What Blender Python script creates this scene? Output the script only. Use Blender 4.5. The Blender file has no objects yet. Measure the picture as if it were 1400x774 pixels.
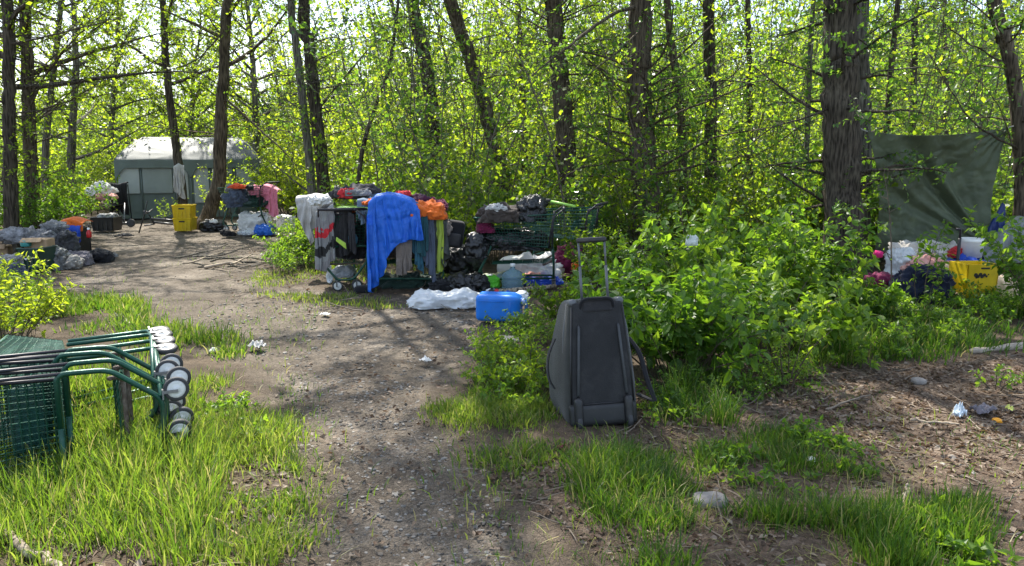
import bpy, bmesh, math, random
import numpy as np
from mathutils import Vector, Matrix, Euler

# ------------------------------------------------------------------ camera, sky, sun, exposure
scene = bpy.context.scene
COL = scene.collection
CAMZ, PITCH, FPX = 1.55, math.radians(9.56), 1050.0
cam_d = bpy.data.cameras.new("camera"); cam = bpy.data.objects.new("camera", cam_d); COL.objects.link(cam)
cam.location = (0, 0, CAMZ); cam.rotation_euler = (math.radians(90) - PITCH, 0, 0)
cam_d.sensor_width = 36; cam_d.lens = 36 * FPX / 1400; cam_d.clip_start = 0.05; cam_d.clip_end = 3000
scene.camera = cam
SUN_AZ, SUN_EL = -24.0, 54.0          # azimuth from +Y towards +X
world = bpy.data.worlds.new("World"); scene.world = world; world.use_nodes = True
wn, wl = world.node_tree.nodes, world.node_tree.links
bg = wn["Background"]
sky = wn.new("ShaderNodeTexSky"); sky.sky_type = 'NISHITA'; sky.sun_disc = False
sky.sun_elevation = math.radians(SUN_EL); sky.sun_rotation = math.radians(SUN_AZ)
sky.air_density = 1.0; sky.dust_density = 1.5
tc = wn.new("ShaderNodeTexCoord"); mp = wn.new("ShaderNodeMapping"); mp.inputs["Scale"].default_value = (1, 1, 2.2)
nz = wn.new("ShaderNodeTexNoise"); nz.inputs["Scale"].default_value = 3.2; nz.inputs["Detail"].default_value = 7
cr = wn.new("ShaderNodeValToRGB"); cr.color_ramp.elements[0].position = .47; cr.color_ramp.elements[1].position = .66
mx = wn.new("ShaderNodeMix"); mx.data_type = 'RGBA'; mx.inputs[7].default_value = (5.2, 5.6, 6.2, 1)
wl.new(tc.outputs["Generated"], mp.inputs[0]); wl.new(mp.outputs[0], nz.inputs["Vector"]); wl.new(nz.outputs["Fac"], cr.inputs[0])
wl.new(cr.outputs[0], mx.inputs[0]); wl.new(sky.outputs[0], mx.inputs[6]); wl.new(mx.outputs[2], bg.inputs[0])
bg.inputs[1].default_value = 0.13
sun_d = bpy.data.lights.new("sun", 'SUN'); sun = bpy.data.objects.new("sun", sun_d); COL.objects.link(sun)
sun_d.energy = 5.0; sun_d.angle = math.radians(0.55); sun_d.color = (1, .95, .86)
_az, _el = math.radians(SUN_AZ), math.radians(SUN_EL)
SUNV = Vector((math.sin(_az) * math.cos(_el), math.cos(_az) * math.cos(_el), math.sin(_el)))
sun.rotation_euler = (-SUNV).to_track_quat('-Z', 'Y').to_euler(); sun.location = (0, 0, 30)
vs = scene.view_settings
vs.view_transform = 'Standard'; vs.look = 'None'; vs.gamma = 1; vs.use_curve_mapping = False; vs.exposure = 1.5
cy = scene.cycles
cy.max_bounces = 10; cy.diffuse_bounces = 7; cy.glossy_bounces = 2; cy.transmission_bounces = 5; cy.transparent_max_bounces = 4
cy.use_denoising = True; cy.sample_clamp_indirect = 6; cy.caustics_reflective = False; cy.caustics_refractive = False

# ------------------------------------------------------------------ picking places on the ground
def ray(px, py):
    a, b = (px - 700) / FPX, (387 - py) / FPX
    c, s = math.cos(PITCH), math.sin(PITCH)
    return Vector((a, c + b * s, -s + b * c))
def P(px, py, z=0.0):
    r = ray(px, py); t = (z - CAMZ) / r.z
    return Vector((r.x * t, r.y * t, z))
def D(px, py, Y):
    r = ray(px, py); t = Y / r.y
    return Vector((r.x * t, Y, CAMZ + r.z * t))

# ------------------------------------------------------------------ noise
_rs = np.random.RandomState(7)
_perm = np.concatenate([_rs.permutation(256)] * 3).astype(np.int64)
_grad = _rs.normal(size=(256, 3)); _grad /= np.linalg.norm(_grad, axis=1)[:, None]
def pn(p, seed=0.0):
    p = np.asarray(p, float) + seed * 17.31
    i = np.floor(p).astype(np.int64); f = p - i; i &= 255
    u = f * f * f * (f * (f * 6 - 15) + 10)
    def g(dx, dy, dz):
        h = _perm[_perm[_perm[(i[:, 0] + dx)] + i[:, 1] + dy] + i[:, 2] + dz] & 255
        return (_grad[h] * (f - np.array([dx, dy, dz]))).sum(1)
    def L(a, b, t): return a + (b - a) * t
    x0 = L(L(g(0, 0, 0), g(1, 0, 0), u[:, 0]), L(g(0, 1, 0), g(1, 1, 0), u[:, 0]), u[:, 1])
    x1 = L(L(g(0, 0, 1), g(1, 0, 1), u[:, 0]), L(g(0, 1, 1), g(1, 1, 1), u[:, 0]), u[:, 1])
    return L(x0, x1, u[:, 2]) * 1.4
def fbm(p, o=3, seed=0.0):
    p = np.asarray(p, float); r = 0; a = 1
    for k in range(o):
        r = r + a * pn(p * 2 ** k, seed + k * 3.7); a *= .5
    return r
def in_poly(x, y, poly):
    ins = np.zeros(len(x), bool); n = len(poly); j = n - 1
    for i in range(n):
        xi, yi = poly[i]; xj, yj = poly[j]
        c = ((yi > y) != (yj > y)) & (x < (xj - xi) * (y - yi) / ((yj - yi) or 1e-9) + xi)
        ins ^= c; j = i
    return ins
def gpoly(pts): return [(P(a, b).x, P(a, b).y) for a, b in pts]
def ground_z(x, y):
    x = np.atleast_1d(np.asarray(x, float)); y = np.atleast_1d(np.asarray(y, float))
    q = np.stack([x, y, x * 0], 1)
    return .035 * pn(q * .55, 2) + .014 * pn(q * 2.3, 5)

# ------------------------------------------------------------------ mesh plumbing
def mesh_np(name, verts, faces, rnd=None, smooth=False, uv=None):
    """faces: list of int arrays (n,k)"""
    me = bpy.data.meshes.new(name)
    faces = [f for f in faces if len(f)]
    V = np.asarray(verts, np.float32).reshape(-1, 3)
    nl = sum(f.size for f in faces); nf = sum(len(f) for f in faces)
    me.vertices.add(len(V)); me.vertices.foreach_set("co", V.ravel())
    me.loops.add(nl); me.polygons.add(nf)
    me.loops.foreach_set("vertex_index", np.concatenate([f.ravel() for f in faces]).astype(np.int32))
    tot = np.concatenate([np.full(len(f), f.shape[1]) for f in faces]); st = np.concatenate([[0], np.cumsum(tot)[:-1]])
    me.polygons.foreach_set("loop_start", st.astype(np.int32))
    me.polygons.foreach_set("use_smooth", np.full(nf, bool(smooth)))
    me.update(calc_edges=True)
    if rnd is not None:
        at = me.attributes.new("rnd", 'FLOAT', 'FACE'); at.data.foreach_set("value", np.asarray(rnd, np.float32))
    if uv is not None:
        ul = me.uv_layers.new(name="UVMap"); li = np.empty(nl, np.int32); me.loops.foreach_get("vertex_index", li)
        ul.data.foreach_set("uv", np.asarray(uv, np.float32)[li].ravel())
    return me
def link(name, me, mat=None, parent=None, mods=()):
    o = bpy.data.objects.new(name, me); COL.objects.link(o)
    if mat: me.materials.append(mat)
    if parent: o.parent = parent
    return o
def tag(o, label=None, cat=None, group=None, kind=None):
    if label: o["label"] = label
    if cat: o["category"] = cat
    if group: o["group"] = group
    if kind: o["kind"] = kind
    return o
def thing(name, label, cat, loc=(0, 0, 0), rot=(0, 0, 0), group=None):
    o = bpy.data.objects.new(name, None); COL.objects.link(o); o.location = loc; o.rotation_euler = rot
    o.empty_display_size = .1
    return tag(o, label, cat, group)
def kids(o): return [c for c in bpy.data.objects if c.parent == o]
def copy_tree(o, parent=None):
    c = o.copy(); COL.objects.link(c)
    if parent: c.parent = parent
    for ch in kids(o): copy_tree(ch, c)
    return c

class Acc:
    """collects polygons, then becomes one mesh"""
    def __init__(s): s.v = []; s.f = {}; s.n = 0; s.r = {}
    def add(s, V, F, rnd=None):
        V = np.asarray(V, float).reshape(-1, 3)
        for f in F:
            f = np.asarray(f, int)
            if not len(f): continue
            s.f.setdefault(f.shape[1], []).append(f + s.n)
            s.r.setdefault(f.shape[1], []).append(np.full(len(f), .5) if rnd is None else np.broadcast_to(rnd, (len(f),)))
        s.v.append(V); s.n += len(V); return s
    def box(s, c, d, R=None):
        V = np.array([[x, y, z] for x in (-.5, .5) for y in (-.5, .5) for z in (-.5, .5)]) * np.array(d)
        if R is not None: V = V @ np.array(R.to_3x3()).T
        return s.add(V + np.array(c), [[[0, 1, 3, 2], [4, 6, 7, 5], [0, 4, 5, 1], [2, 3, 7, 6], [0, 2, 6, 4], [1, 5, 7, 3]]])
    def tubes(s, Pt, R, sides=5, rnd=None):
        """Pt (K,n,3) R (K,n)"""
        Pt = np.asarray(Pt, float); K, n, _ = Pt.shape; R = np.broadcast_to(np.asarray(R, float), (K, n))
        T = np.gradient(Pt, axis=1); T /= np.linalg.norm(T, axis=2, keepdims=True) + 1e-9
        main = (Pt[:, -1] - Pt[:, 0]); main /= np.linalg.norm(main, axis=1, keepdims=True) + 1e-9
        ref = np.where(np.abs(main[:, 2:3]) > .75, [[1., .13, 0]], [[.07, .11, 1.]])[:, None]
        N = np.cross(T, ref); N /= np.linalg.norm(N, axis=2, keepdims=True) + 1e-9
        B = np.cross(T, N)
        a = np.arange(sides) / sides * 2 * np.pi
        ring = N[:, :, None] * np.cos(a)[None, None, :, None] + B[:, :, None] * np.sin(a)[None, None, :, None]
        V = Pt[:, :, None] + ring * R[:, :, None, None]
        idx = np.arange(K * n * sides).reshape(K, n, sides); nx = np.roll(idx, -1, 2)
        F = np.stack([idx[:, :-1], nx[:, :-1], nx[:, 1:], idx[:, 1:]], -1).reshape(-1, 4)
        caps = [idx[:, 0, ::-1].reshape(-1, sides), idx[:, -1].reshape(-1, sides)] if sides > 2 else []
        s.add(V, [F], None)
        s.n -= K * n * sides
        for c in caps:
            s.f.setdefault(sides, []).append(c + s.n); s.r.setdefault(sides, []).append(np.full(len(c), .5))
        s.n += K * n * sides
        return s
    def tube(s, pts, r, sides=8):
        """parallel-transport tube, safe for sharp bends"""
        pts = [Vector(p) for p in pts]; n = len(pts); r = [r] * n if np.isscalar(r) else r
        V = []; t0 = (pts[1] - pts[0]).normalized()
        nrm = t0.orthogonal().normalized()
        for i in range(n):
            a = (pts[i] - pts[i - 1]).normalized() if i else t0
            b = (pts[i + 1] - pts[i]).normalized() if i < n - 1 else a
            t = (a + b).normalized() if (a + b).length > 1e-6 else a
            nrm = (nrm - t * nrm.dot(t)).normalized(); bi = t.cross(nrm)
            for k in range(sides):
                an = 2 * math.pi * k / sides
                V.append(pts[i] + (nrm * math.cos(an) + bi * math.sin(an)) * r[i])
        F = [[i * sides + k, i * sides + (k + 1) % sides, (i + 1) * sides + (k + 1) % sides, (i + 1) * sides + k] for i in range(n - 1) for k in range(sides)]
        s.add([tuple(v) for v in V], [F, [list(range(sides))[::-1]], [[(n - 1) * sides + k for k in range(sides)]]]) if sides != 4 else \
            s.add([tuple(v) for v in V], [F + [[3, 2, 1, 0]] + [[(n - 1) * 4 + k for k in range(4)]]])
        return s
    def lathe(s, prof, c=(0, 0, 0), n=24, M=None):
        """prof: (r,z) list, closed at ends when r=0"""
        a = np.arange(n) / n * 2 * np.pi; m = len(prof)
        V = np.array([[r * math.cos(t), r * math.sin(t), z] for r, z in prof for t in a])
        if M is not None: V = V @ np.array(M.to_3x3()).T
        V = V + np.array(c)
        F = [[i * n + k, i * n + (k + 1) % n, (i + 1) * n + (k + 1) % n, (i + 1) * n + k] for i in range(m - 1) for k in range(n)]
        return s.add(V, [F])
    def build(s, name, mat, parent=None, smooth=False, rnd=False):
        ks = list(s.f)
        me = mesh_np(name, np.concatenate(s.v), [np.concatenate(s.f[k]) for k in ks],
                     rnd=np.concatenate([np.concatenate(s.r[k]) for k in ks]) if rnd else None, smooth=smooth)
        return link(name, me, mat, parent)

def fillet(pts, r, n=5):
    pts = [Vector(p) for p in pts]; out = [pts[0]]
    for i in range(1, len(pts) - 1):
        a, b, c = pts[i - 1], pts[i], pts[i + 1]
        d1, d2 = (a - b), (c - b); q = min(r, d1.length * .49, d2.length * .49)
        s, e = b + d1.normalized() * q, b + d2.normalized() * q
        for k in range(n + 1):
            t = k / n; out.append(s * (1 - t) ** 2 + b * 2 * t * (1 - t) + e * t * t)
    return out + [pts[-1]]

_cache = {}
def ico(sub):
    if ('i', sub) not in _cache:
        bm = bmesh.new(); bmesh.ops.create_icosphere(bm, subdivisions=sub, radius=1)
        bm.verts.ensure_lookup_table()
        _cache['i', sub] = (np.array([v.co[:] for v in bm.verts]), np.array([[v.index for v in f.verts] for f in bm.faces])); bm.free()
    return _cache['i', sub]
def cubegrid(n):
    if ('c', n) not in _cache:
        bm = bmesh.new(); bmesh.ops.create_cube(bm, size=2)
        bmesh.ops.subdivide_edges(bm, edges=bm.edges[:], cuts=n, use_grid_fill=True)
        bm.verts.ensure_lookup_table()
        _cache['c', n] = (np.array([v.co[:] for v in bm.verts]), np.array([[v.index for v in f.verts] for f in bm.faces])); bm.free()
    return _cache['c', n]
def rbox(d, r, n=10):
    V, F = cubegrid(n); h = np.array(d) / 2
    # pull grid lines towards the edges so the corner arcs get enough vertices
    W = np.sign(V) * (1 - (1 - np.abs(V)) ** 1.6)
    p = W * h; q = np.clip(p, -(h - r), h - r); e = p - q; l = np.linalg.norm(e, axis=1, keepdims=True)
    return q + np.where(l > 1e-9, e / (l + 1e-9) * np.minimum(l, r) if False else e / (l + 1e-9) * r * (l > 1e-6), 0), F

# ------------------------------------------------------------------ materials
def nd(nt, t, **kw):
    n = nt.nodes.new(t)
    for k, v in kw.items():
        if k in n.inputs: n.inputs[k].default_value = v
        else: setattr(n, k, v)
    return n
def rgb(h):
    """#rrggbb in sRGB to linear"""
    h = h.lstrip('#'); c = [int(h[i:i + 2], 16) / 255 for i in (0, 2, 4)]
    return tuple(x / 12.92 if x <= .04045 else ((x + .055) / 1.055) ** 2.4 for x in c)
_mats = {}
def mat(name, base, rough=.7, var=.25, ns=12, bump=.15, bs=60, metallic=0, spec=.4, dirt=None, dirt_amt=.35, trans=0, ior=1.45, transl=0, second=None, stretch=(1, 1, 1), sheen=0):
    if name in _mats: return _mats[name]
    m = bpy.data.materials.new(name); m.use_nodes = True; nt = m.node_tree; L = nt.links.new
    b = nt.nodes["Principled BSDF"]; out = nt.nodes["Material Output"]
    b.inputs["Roughness"].default_value = rough; b.inputs["Metallic"].default_value = metallic
    b.inputs["Specular IOR Level"].default_value = spec; b.inputs["IOR"].default_value = ior
    b.inputs["Transmission Weight"].default_value = trans
    if sheen: b.inputs["Sheen Weight"].default_value = sheen
    t = nd(nt, "ShaderNodeTexCoord"); mpn = nd(nt, "ShaderNodeMapping"); mpn.inputs["Scale"].default_value = stretch
    L(t.outputs["Object"], mpn.inputs[0])
    n1 = nd(nt, "ShaderNodeTexNoise", Scale=ns, Detail=5.0, Roughness=.6); L(mpn.outputs[0], n1.inputs["Vector"])
    r = nd(nt, "ShaderNodeValToRGB"); c = np.array(base)
    r.color_ramp.elements[0].position = .3; r.color_ramp.elements[1].position = .72
    r.color_ramp.elements[0].color = (*np.clip(c * (1 - var), 0, 1), 1)
    r.color_ramp.elements[1].color = (*np.clip(second if second is not None else c * (1 + var), 0, 1), 1)
    L(n1.outputs["Fac"], r.inputs[0]); colr = r.outputs[0]
    if dirt is not None:
        n2 = nd(nt, "ShaderNodeTexNoise", Scale=ns * .37, Detail=8.0, Roughness=.7); L(mpn.outputs[0], n2.inputs["Vector"])
        r2 = nd(nt, "ShaderNodeValToRGB"); r2.color_ramp.elements[0].position = .5; r2.color_ramp.elements[1].position = .72
        r2.color_ramp.elements[1].color = (dirt_amt * 2,) * 3 + (1,); L(n2.outputs["Fac"], r2.inputs[0])
        mxn = nd(nt, "ShaderNodeMix", data_type='RGBA'); mxn.inputs[7].default_value = (*dirt, 1)
        L(r2.outputs[0], mxn.inputs[0]); L(colr, mxn.inputs[6]); colr = mxn.outputs[2]
    L(colr, b.inputs["Base Color"])
    if bump:
        n3 = nd(nt, "ShaderNodeTexNoise", Scale=bs, Detail=4.0, Roughness=.65); L(mpn.outputs[0], n3.inputs["Vector"])
        bp = nd(nt, "ShaderNodeBump", Strength=bump, Distance=.02); L(n3.outputs["Fac"], bp.inputs["Height"]); L(bp.outputs[0], b.inputs["Normal"])
    if transl:
        tl = nd(nt, "ShaderNodeBsdfTranslucent"); L(colr, tl.inputs[0]); ms = nd(nt, "ShaderNodeMixShader"); ms.inputs[0].default_value = transl
        L(b.outputs[0], ms.inputs[1]); L(tl.outputs[0], ms.inputs[2]); L(ms.outputs[0], out.inputs[0])
    _mats[name] = m; return m
def leaf_mat(name, cols, tcols, mixf=.45, rough=.45, spec=.35):
    if name in _mats: return _mats[name]
    m = bpy.data.materials.new(name); m.use_nodes = True; nt = m.node_tree; L = nt.links.new
    b = nt.nodes["Principled BSDF"]; out = nt.nodes["Material Output"]
    b.inputs["Roughness"].default_value = rough; b.inputs["Specular IOR Level"].default_value = spec
    a = nd(nt, "ShaderNodeAttribute", attribute_name="rnd")
    def ramp(cs):
        r = nd(nt, "ShaderNodeValToRGB"); e = r.color_ramp.elements
        e[0].color = (*cs[0], 1); e[1].color = (*cs[-1], 1)
        for i, c in enumerate(cs[1:-1]):
            q = e.new((i + 1) / (len(cs) - 1)); q.color = (*c, 1)
        L(a.outputs["Fac"], r.inputs[0]); return r
    L(ramp(cols).outputs[0], b.inputs["Base Color"])
    tl = nd(nt, "ShaderNodeBsdfTranslucent"); L(ramp(tcols).outputs[0], tl.inputs[0])
    ms = nd(nt, "ShaderNodeMixShader"); ms.inputs[0].default_value = mixf
    L(b.outputs[0], ms.inputs[1]); L(tl.outputs[0], ms.inputs[2]); L(ms.outputs[0], out.inputs[0])
    _mats[name] = m; return m
# ------------------------------------------------------------------ ground
PATH = gpoly([(360, 800), (800, 800), (740, 700), (655, 610), (575, 545), (640, 490), (705, 445), (720, 405), (560, 405), (430, 392), (352, 372),
              (410, 322), (330, 302), (190, 296), (115, 298), (140, 345), (70, 392), (195, 415), (215, 455), (330, 490), (385, 560), (415, 640)])
LITTER = gpoly([(640, 640), (900, 585), (1000, 540), (1120, 500), (1400, 480), (1700, 500), (1900, 800), (900, 800), (760, 740)])
def soft(x, y, poly, s=.12, seed=0):
    q = np.stack([x, y, x * 0], 1)
    acc = 0
    for k in range(6):
        dx = pn(q * 1.6, seed + k) * s * 2 + pn(q * 6, seed + k + 9) * s; dy = pn(q * 1.6, seed + k + 30) * s * 2 + pn(q * 6, seed + k + 39) * s
        an = k * 1.05
        acc = acc + in_poly(x + dx + math.cos(an) * s, y + dy + math.sin(an) * s, poly)
    return acc / 6
def axis(lo, hi, near, step, grow):
    a = [0.]; d = step
    while a[-1] < hi:
        if a[-1] > near: d *= grow
        a.append(a[-1] + d)
    b = [0.]; d = step
    while b[-1] < -lo:
        if b[-1] > near: d *= grow
        b.append(b[-1] + d)
    return np.array([-v for v in b[:0:-1]] + a)
gx = axis(-160, 160, 5.0, .05, 1.06); gy = axis(-40, 220, 9.0, .05, 1.045)
gy = gy[gy > -45]
GX, GY = np.meshgrid(gx, gy); fx, fy = GX.ravel(), GY.ravel()
pathm = soft(fx, fy, PATH, .13, 3); litm = soft(fx, fy, LITTER, .2, 50)
q = np.stack([fx, fy, fx * 0], 1)
gz = ground_z(fx, fy) + .010 * pn(q * 7, 8) * (1 - .4 * pathm) + .005 * pn(q * 17, 12) - .03 * pathm
V = np.stack([fx, fy, gz], 1)
nx_, ny_ = len(gx), len(gy)
I = np.arange(nx_ * ny_).reshape(ny_, nx_)
F = np.stack([I[:-1, :-1], I[:-1, 1:], I[1:, 1:], I[1:, :-1]], -1).reshape(-1, 4)
fp = pathm[F].mean(1) > .5
gm = bpy.data.materials.new("earth"); gm.use_nodes = True
def earth(m):
    nt = m.node_tree; L = nt.links.new; b = nt.nodes["Principled BSDF"]; b.inputs["Roughness"].default_value = .92; b.inputs["Specular IOR Level"].default_value = .2
    t = nd(nt, "ShaderNodeTexCoord"); O = t.outputs["Object"]
    def noise(s, d=6., rr=.65):
        n = nd(nt, "ShaderNodeTexNoise", Scale=s, Detail=d, Roughness=rr); L(O, n.inputs["Vector"]); return n.outputs["Fac"]
    def ramp(src, stops):
        r = nd(nt, "ShaderNodeValToRGB"); e = r.color_ramp.elements
        e[0].position, e[0].color = stops[0][0], (*stops[0][1], 1); e[1].position, e[1].color = stops[-1][0], (*stops[-1][1], 1)
        for p, c in stops[1:-1]:
            x = e.new(p); x.color = (*c, 1)
        L(src, r.inputs[0]); return r.outputs[0]
    def mixc(f, a, c, bt='MIX'):
        n = nd(nt, "ShaderNodeMix", data_type='RGBA', blend_type=bt)
        (L(f, n.inputs[0]) if not isinstance(f, float) else setattr(n.inputs[0], 'default_value', f)); L(a, n.inputs[6]); L(c, n.inputs[7]); return n.outputs[2]
    ap = nd(nt, "ShaderNodeAttribute", attribute_name="path"); al = nd(nt, "ShaderNodeAttribute", attribute_name="litter")
    dirt = ramp(noise(1.3, 8.), [(.3, (.078, .064, .050)), (.5, (.140, .118, .093)), (.7, (.245, .215, .178))])
    fine = ramp(noise(38., 6., .75), [(.28, (.42, .40, .38)), (.5, (.85, .84, .83)), (.72, (1.35, 1.33, 1.3))])
    dirt = mixc(1.0, dirt, fine, 'MULTIPLY')
    v = nd(nt, "ShaderNodeTexVoronoi", Scale=85.); L(O, v.inputs["Vector"])
    peb = ramp(v.outputs["Color"], [(.0, (.6, .58, .55)), (.6, (1.0, .98, .95)), (1.0, (1.7, 1.65, 1.6))])
    dirt = mixc(.6, dirt, mixc(1.0, dirt, peb, 'MULTIPLY'))
    soil = ramp(noise(4., 9., .7), [(.3, (.035, .026, .018)), (.5, (.075, .055, .036)), (.7, (.13, .098, .066))])
    litc = ramp(noise(22., 6., .7), [(.3, (.05, .035, .024)), (.5, (.12, .085, .058)), (.7, (.22, .165, .12))])
    c = mixc(al.outputs["Fac"], soil, litc); c = mixc(ap.outputs["Fac"], c, dirt)
    L(c, b.inputs["Base Color"])
    h = nd(nt, "ShaderNodeMath", operation='ADD'); L(noise(30., 6., .8), h.inputs[0])
    sc = nd(nt, "ShaderNodeMath", operation='MULTIPLY'); sc.inputs[1].default_value = -.55; L(v.outputs["Distance"], sc.inputs[0]); L(sc.outputs[0], h.inputs[1])
    bp = nd(nt, "ShaderNodeBump", Strength=.9, Distance=.025); L(h.outputs[0], bp.inputs["Height"]); L(bp.outputs[0], b.inputs["Normal"])
earth(gm)
for nm, sel in (("ground", ~fp), ("path", fp)):
    Fs = F[sel]; used = np.unique(Fs); rem = np.full(len(V), -1); rem[used] = np.arange(len(used))
    me = mesh_np(nm, V[used], [rem[Fs]], smooth=True)
    for an, av in (("path", pathm), ("litter", litm)):
        at = me.attributes.new(an, 'FLOAT', 'POINT'); at.data.foreach_set("value", av[used].astype(np.float32))
    tag(link(nm, me, gm), kind='structure')

# far wooded hills
a = Acc(); th = np.linspace(-1.25, 1.25, 90); rows = [(320, 0), (360, 18), (430, 60), (560, 120), (800, 160)]
hv = []
for R_, h_ in rows:
    for t_ in th:
        k = .75 + .55 * float(pn(np.array([[t_ * 4, R_ * .004, .3]]), 4)[0]) + .15 * float(pn(np.array([[t_ * 17, R_ * .01, .9]]), 6)[0])
        hv.append((R_ * math.sin(t_), R_ * math.cos(t_), h_ * k * (.28 if t_ < -.05 else .7) - 1))
n_ = len(th); hf = [[i * n_ + j, i * n_ + j + 1, (i + 1) * n_ + j + 1, (i + 1) * n_ + j] for i in range(len(rows) - 1) for j in range(n_ - 1)]
hills = a.add(hv, [hf]).build("hills", mat("hill wood", (.06, .085, .05), .9, .5, .05, .6, .08), smooth=True); tag(hills, kind='structure')
# ------------------------------------------------------------------ plants
def unit(v): return v / (np.linalg.norm(v, axis=-1, keepdims=True) + 1e-9)
def curves(S, Dr, Ln, n, bend, wig, rs):
    """S,Dr (K,3), Ln (K,) -> (K,n,3); bend: vector added to the direction along the way"""
    K = len(S); d = unit(np.array(Dr, float)); pts = [np.array(S, float)]
    st = (np.asarray(Ln) / (n - 1))[:, None]
    for i in range(n - 1):
        d = unit(d + np.asarray(bend) / (n - 1) + rs.normal(size=(K, 3)) * wig)
        pts.append(pts[-1] + d * st)
    return np.stack(pts, 1)
def along(C, t):
    """C (K,n,3), t (K,m) in 0..1 -> points, tangents (K,m,3)"""
    n = C.shape[1]; x = np.clip(t, 0, .9999) * (n - 1); i = x.astype(int); f = (x - i)[..., None]
    k = np.arange(len(C))[:, None]
    return C[k, i] * (1 - f) + C[k, i + 1] * f, unit(C[k, i + 1] - C[k, i])
LEAF_TPL = {
    'far': (np.array([[0, 0, 0], [.5, .45, 0], [0, 1, 0], [-.5, .45, 0]]), [np.array([[0, 1, 2, 3]])]),
    'mid': (np.array([[0, 0, 0], [.5, .42, .10], [0, 1, -.08], [-.5, .42, .10], [0, .5, -.02]]), [np.array([[0, 1, 2, 4], [0, 4, 2, 3]])]),
    'near': (np.array([[0, 0, 0], [0, .35, -.03], [0, .7, -.05], [0, 1, -.14], [.42, .25, .06], [.45, .58, .04], [-.42, .25, .06], [-.45, .58, .04]]),
             [np.array([[0, 4, 5, 1], [1, 5, 3, 2], [0, 1, 7, 6], [1, 2, 3, 7]])]),
}
LEAF_TPL['near'] = (LEAF_TPL['near'][0], [np.array([[1, 4, 5, 2], [1, 2, 7, 6]]), np.array([[0, 4, 1], [0, 1, 6], [2, 5, 3], [2, 3, 7]])])
class Leaves:
    def __init__(s): s.p = []; s.d = []; s.nr = []; s.l = []; s.w = []; s.r = []
    def add(s, p, d, nr, l, w=.5, r=None, rs=None):
        p = p.reshape(-1, 3); s.p.append(p); s.d.append(d.reshape(-1, 3)); s.nr.append(nr.reshape(-1, 3)); N = len(p)
        s.l.append(np.broadcast_to(np.asarray(l, float).ravel(), (N,))); s.w.append(np.full(N, w)); s.r.append(np.broadcast_to(np.asarray(r, float).ravel(), (N,)))
    def count(s): return sum(len(x) for x in s.p)
    def build(s, name, m, parent=None, kind='mid'):
        p = np.concatenate(s.p); d = unit(np.concatenate(s.d)); nr = np.concatenate(s.nr); l = np.concatenate(s.l); w = np.concatenate(s.w); r = np.concatenate(s.r)
        side = unit(np.cross(d, nr)); nr = np.cross(side, d)
        T, FF = LEAF_TPL[kind]; m_ = len(T)
        V = p[:, None] + (side[:, None] * (T[None, :, 0:1] * w[:, None, None]) + d[:, None] * T[None, :, 1:2] + nr[:, None] * T[None, :, 2:3]) * l[:, None, None]
        off = (np.arange(len(p)) * m_)[:, None, None]
        faces = [(f[None] + off).reshape(-1, f.shape[1]) for f in FF]
        rnd = np.concatenate([np.repeat(r, len(f)) for f in FF])
        return link(name, mesh_np(name, V, faces, rnd=rnd), m, parent)
UP = np.array([0, 0, 1.])
def leaf_twigs(C, per, llen, lv, rs, t0=.25, w=.5, droop=.25, tone=(.5, .25), up=.9):
    """leaves along every curve in C"""
    K = len(C); t = t0 + (1 - t0) * (np.arange(per)[None] + rs.rand(K, per) * .8) / per
    p, tg = along(C, t)
    rd = rs.normal(size=p.shape); rd -= tg * (rd * tg).sum(-1, keepdims=True); rd = unit(rd)
    d = unit(tg * .55 + rd + np.array([0, 0, -droop]))
    nr = unit(UP * up + rs.normal(size=p.shape) * .55)
    lv.add(p, d, nr, llen * (.42 + .95 * rs.rand(*t.shape) ** 1.4) * (1 - .25 * t), w, np.clip(tone[0] + tone[1] * rs.normal(size=t.shape), 0, 1))
def shrub_geo(stems, lv, base, h, spread, ns, ntw, per, llen, rs, lean=(0, 0), tw=.3, t0=.3, w=.5, tone=(.5, .25), arch=.35, r0=.006, tpl=None, ltwig=.15):
    base = np.asarray(base, float); az = rs.rand(ns) * 2 * np.pi; rr = np.sqrt(rs.rand(ns))
    out = np.stack([np.cos(az), np.sin(az), az * 0], 1)
    S = base + out * (rr * spread * .25)[:, None]
    Dr = unit(out * (rr * spread / h * .9)[:, None] + np.array([lean[0], lean[1], 1.]))
    Ln = h * (.55 + .5 * rs.rand(ns)) * (1 + .15 * rr)
    C = curves(S, Dr, Ln, 9, np.concatenate([out * arch * rr[:, None], -np.ones((ns, 1)) * .0], 1)[:, :3] - UP * arch * .5 * rr[:, None], .07, rs)
    stems.tubes(C, np.linspace(r0, r0 * .3, 9)[None] * (.7 + .6 * rs.rand(ns, 1)), 4)
    t = t0 + (1 - t0) * (np.arange(ntw)[None] + rs.rand(ns, ntw)) / ntw
    p, tg = along(C, t); p = p.reshape(-1, 3); tg = tg.reshape(-1, 3)
    rd = rs.normal(size=p.shape); rd[:, 2] *= .4; rd = unit(rd)
    T = curves(p, unit(rd + tg * .6), h * tw * (.5 + .8 * rs.rand(len(p))) * (1.15 - .6 * t.ravel()), 5, UP * .35, .10, rs)
    stems.tubes(T, np.linspace(r0 * .35, r0 * .12, 5)[None], 3)
    tn = (np.clip(tone[0] + .17 * rs.normal(), 0, 1), tone[1])
    leaf_twigs(T, per, llen, lv, rs, .1, w, tone=tn)
    leaf_twigs(C, max(4, per), llen, lv, rs, .45, w, tone=tn)
Y_ = rgb
LM_bush = leaf_mat("leaf bush", [(.042, .092, .016), (.078, .155, .024), (.13, .21, .035)], [(.14, .29, .012), (.24, .43, .02), (.40, .57, .03)], .5, .42, .3)
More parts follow.
